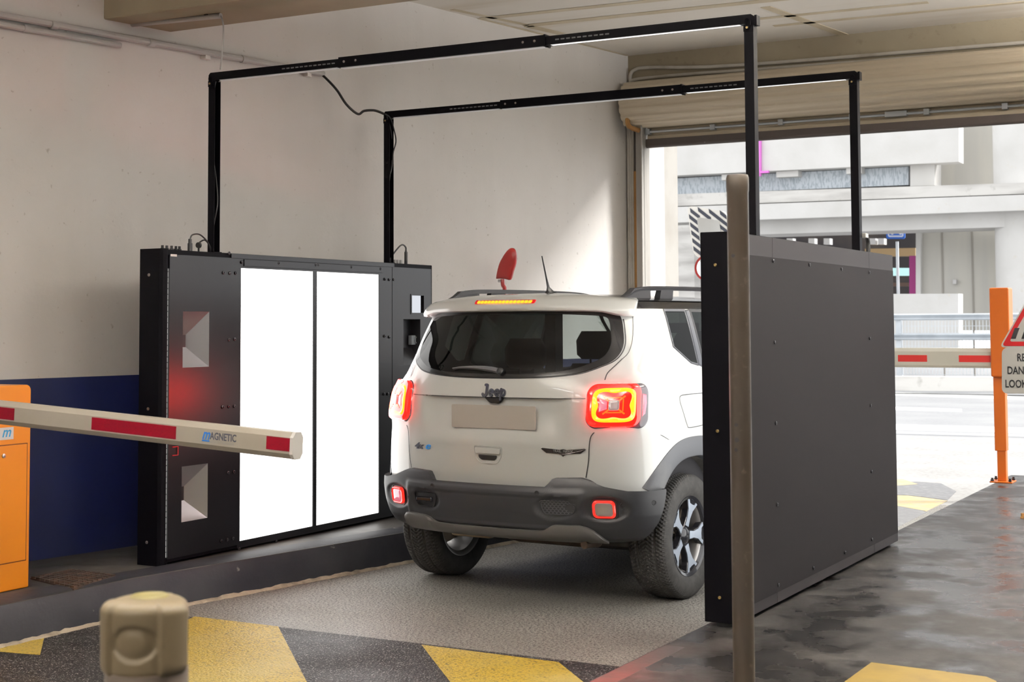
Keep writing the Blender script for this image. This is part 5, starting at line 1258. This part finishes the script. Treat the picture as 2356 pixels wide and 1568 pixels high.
TY.grid(rows_,closed=True)
def wheel(label_,x,y,sg):
    e=bpy.data.objects.new('wheel',None); COL.objects.link(e); e.parent=car; e.location=(x,y,.345); e.rotation_euler=(0,0,0 if sg>0 else PI); WM[e.name]=Matrix.Identity(4); return e
proto=None
wpos=[(.765,0,1),(-.765,0,-1),(.765,2.57,1),(-.765,2.57,-1)]
for k_,(x,y,sg) in enumerate(wpos):
    e=wheel('',x,y,sg)
    if proto is None:
        L=[]
        L.append(obj('tyre',TY,tyrem,e,local=True,smooth=True,auto=35))
        g=G(); g.lathe([(.222,-.098),(.226,-.104),(.214,-.100),(.196,-.085),(.190,-.02),(.188,.055),(.196,.080),(.214,.094),(.226,.100),(.222,.094)],(0,0,0),(1,0,0),64,cap=False); L.append(obj('rim_barrel',g,barrel,e,local=True,smooth=True))
        g=G(); g.lathe([(.224,.098),(.221,.103),(.205,.098),(.196,.082)],(0,0,0),(1,0,0),64,cap=False); L.append(obj('rim_lip',g,rimd,e,local=True,smooth=True))
        def sp(g,poly,x0,x1):
            for s_ in range(5):
                A_=2*PI*s_/5+math.radians(20)
                def f(a,b,d):
                    r=a;t=b; dip=-.022*(1-min(1,r/.2)) 
                    return (x0+d*(x1-x0)+dip,r*math.sin(A_)+t*math.cos(A_),r*math.cos(A_)-t*math.sin(A_))
                g.prism(poly,f,1)
        poly=[(.035,-.030),(.10,-.024),(.145,-.034),(.19,-.066),(.207,-.070),(.212,-.045),(.213,0),(.212,.045),(.207,.070),(.19,.066),(.145,.034),(.10,.024),(.035,.030)]
        g=G(); sp(g,poly,.052,.090); so_=obj('spokes',g,rimd,e,local=True,bevel=.003); L.append(so_)
        poly=[(.055,-.022),(.10,-.018),(.145,-.028),(.188,-.060),(.203,-.063),(.206,-.048),(.180,-.030),(.178,0),(.180,.030),(.206,.048),(.203,.063),(.188,.060),(.145,.028),(.10,.018),(.055,.022)]
        g=G(); sp(g,poly,.0905,.0925); L.append(obj('machined_face',g,rims,e,local=True))
        g=G(); g.lathe([(0,.03),(.045,.040),(.048,.070),(.042,.080),(.034,.084),(.030,.086),(0,.087)],(0,0,0),(1,0,0),32); L.append(obj('hub_cap',g,rimd,e,local=True,smooth=True))
        g=text_mesh('Jeep',.022,.001,lambda a,b,d:(.0875+d,a,b),xs=.7); L.append(obj('hub_lettering',g,chrome,e,local=True))
        g=G(); g.lathe([(.0,.02),(.15,.02),(.15,.008),(0,.008)],(0,0,0),(1,0,0),40); g.box(-.02,.045,-.16,-.07,.02,.12); L.append(obj('brake_disc',g,brake,e,local=True,smooth=True))
        g=G(); g.cyl((-.14,0,0),(.05,0,0),.04,16); L.append(obj('hub_carrier',g,cblack,e,local=True,smooth=True))
        proto=(e,L)
    else:
        for o in proto[1]:
            c=o.copy(); COL.objects.link(c); c.parent=e
# underside
g=G(); g.box(-.56,.56,-.10,3.25,.25,.36); g.box(-.80,.80,.50,2.05,.24,.40); g.box(-.60,.60,-.60,-.10,.37,.42); cobj('underbody',g,cblack,bevel=.02)
g=G(); g.tube([(-.70,.02,.30),(-.25,.0,.27),(.25,.0,.27),(.70,.02,.30)],.035,10); cobj('rear_axle',g,cblack,smooth=True)
hot=mat('rusty_exhaust',(.06,.042,.03),.5,.6,noise=(9,(.13,.09,.06),.4,.7,4))
g=G(); g.lathe([(.0,-.30),(.05,-.28),(.062,-.2),(.062,.22),(.05,.28),(0,.30)],(.15,-.30,.345),(1,0,0),20); g.tube(smoothpts([(.42,-.36,.33),(.52,-.42,.335),(.55,-.55,.350),(.55,-.63,.352)],5),.022,12); cobj('exhaust',g,hot,smooth=True)
g=G(); g.box(-.48,-.20,-.40,-.20,.300,.36); cobj('heat_shield',g,mat('tan_shield',(.32,.25,.16),.5,.3),bevel=.02)
# cabin
seatm=mat('dark_seat_fabric',(.022,.021,.024),.85)
def seat(x,y,w_,zb,zt,lean,hr,lab):
    e=G(); rows_=[]
    for z,dy,t,ww in ((zb,0,.07,w_),(zb+.15,.0,.085,w_*1.02),((zb+zt)/2,-.03,.085,w_*1.0),(zt-.06,-.07,.07,w_*.86),(zt,-.085,.04,w_*.72)):
        rows_.append([(x+a*ww/2,y+dy*lean+b*t,z) for a,b in ((-1,-.6),(-.85,-1),(0,-1.05),(.85,-1),(1,-.6),(1,.6),(.85,1),(0,.9),(-.85,1),(-1,.6))])
    e.grid(rows_,closed=True); e.add(rows_[-1],[tuple(range(10))]); e.add(rows_[0],[tuple(range(10))])
    for hx in hr:
        r2=[]
        hs=1.35 if (lab[0]=='r' and hx>0) else 1.05
        for z,ww,t in ((zt+.03,.10*hs,.03),(zt+.06,.13*hs,.045),(zt+.06+.09*hs,.135*hs,.045),(zt+.06+.15*hs,.10*hs,.03)):
            r2.append([(hx+a*ww,y-.10*lean+b*t,z) for a,b in ((-1,-.5),(-.7,-1),(.7,-1),(1,-.5),(1,.5),(.7,1),(-.7,1),(-1,.5))])
        e.grid(r2,closed=True); e.add(r2[-1],[tuple(range(8))]); e.add(r2[0],[tuple(range(8))])
        for q_ in (-.05,.05): e.cyl((hx+q_,y-.09*lean,zt-.02),(hx+q_,y-.09*lean,zt+.05),.007,8)
    e.box(x-w_/2,x+w_/2,y+.02,y+.5,zb-.12,zb+.02)
    return cobj(lab,e,seatm,smooth=True,auto=60)
seat(0,.42,1.20,.72,1.22,1,(-.40,.40),'rear_seat')
seat(-.36,1.25,.50,.70,1.26,1,(-.36,),'front_seat'); seat(.36,1.25,.50,.70,1.26,1,(.36,),'front_seat')
g=G(); g.box(-.70,.70,1.95,2.30,.85,1.13); cobj('dashboard',g,seatm,bevel=.04)
g=G(); g.box(-.72,.72,-.50,2.3,.42,.52); g.box(-.80,-.74,-.2,2.2,.5,1.16); g.box(.74,.80,-.2,2.2,.5,1.16); g.box(-.66,.66,-.50,-.44,.55,1.16); cobj('cabin_lining',g,seatm)
g=G(); g.box(-.62,.62,-.25,1.30,1.628,1.640); cobj('headlining',g,mat('headlining',(.12,.115,.11),.9))
g=G(); g.box(-.70,-.62,1.05,1.15,1.1,1.6); g.box(.62,.70,1.05,1.15,1.1,1.6); cobj('pillar_lining',g,seatm)
g=G(); g.box(-.12,.12,1.72,1.75,1.46,1.53); cobj('rear_view_mirror',g,cblack,bevel=.01)
for sg in (1,-1):
    g=G(); g.box(sg*.93-.10 if sg<0 else .86,sg*.93+.10 if sg>0 else -.86,1.98,2.10,1.06,1.22); g.box(min(sg*.86,sg*.90),max(sg*.86,sg*.90),2.0,2.08,1.02,1.1); cobj('door_mirror',g,blackgloss,bevel=.03)
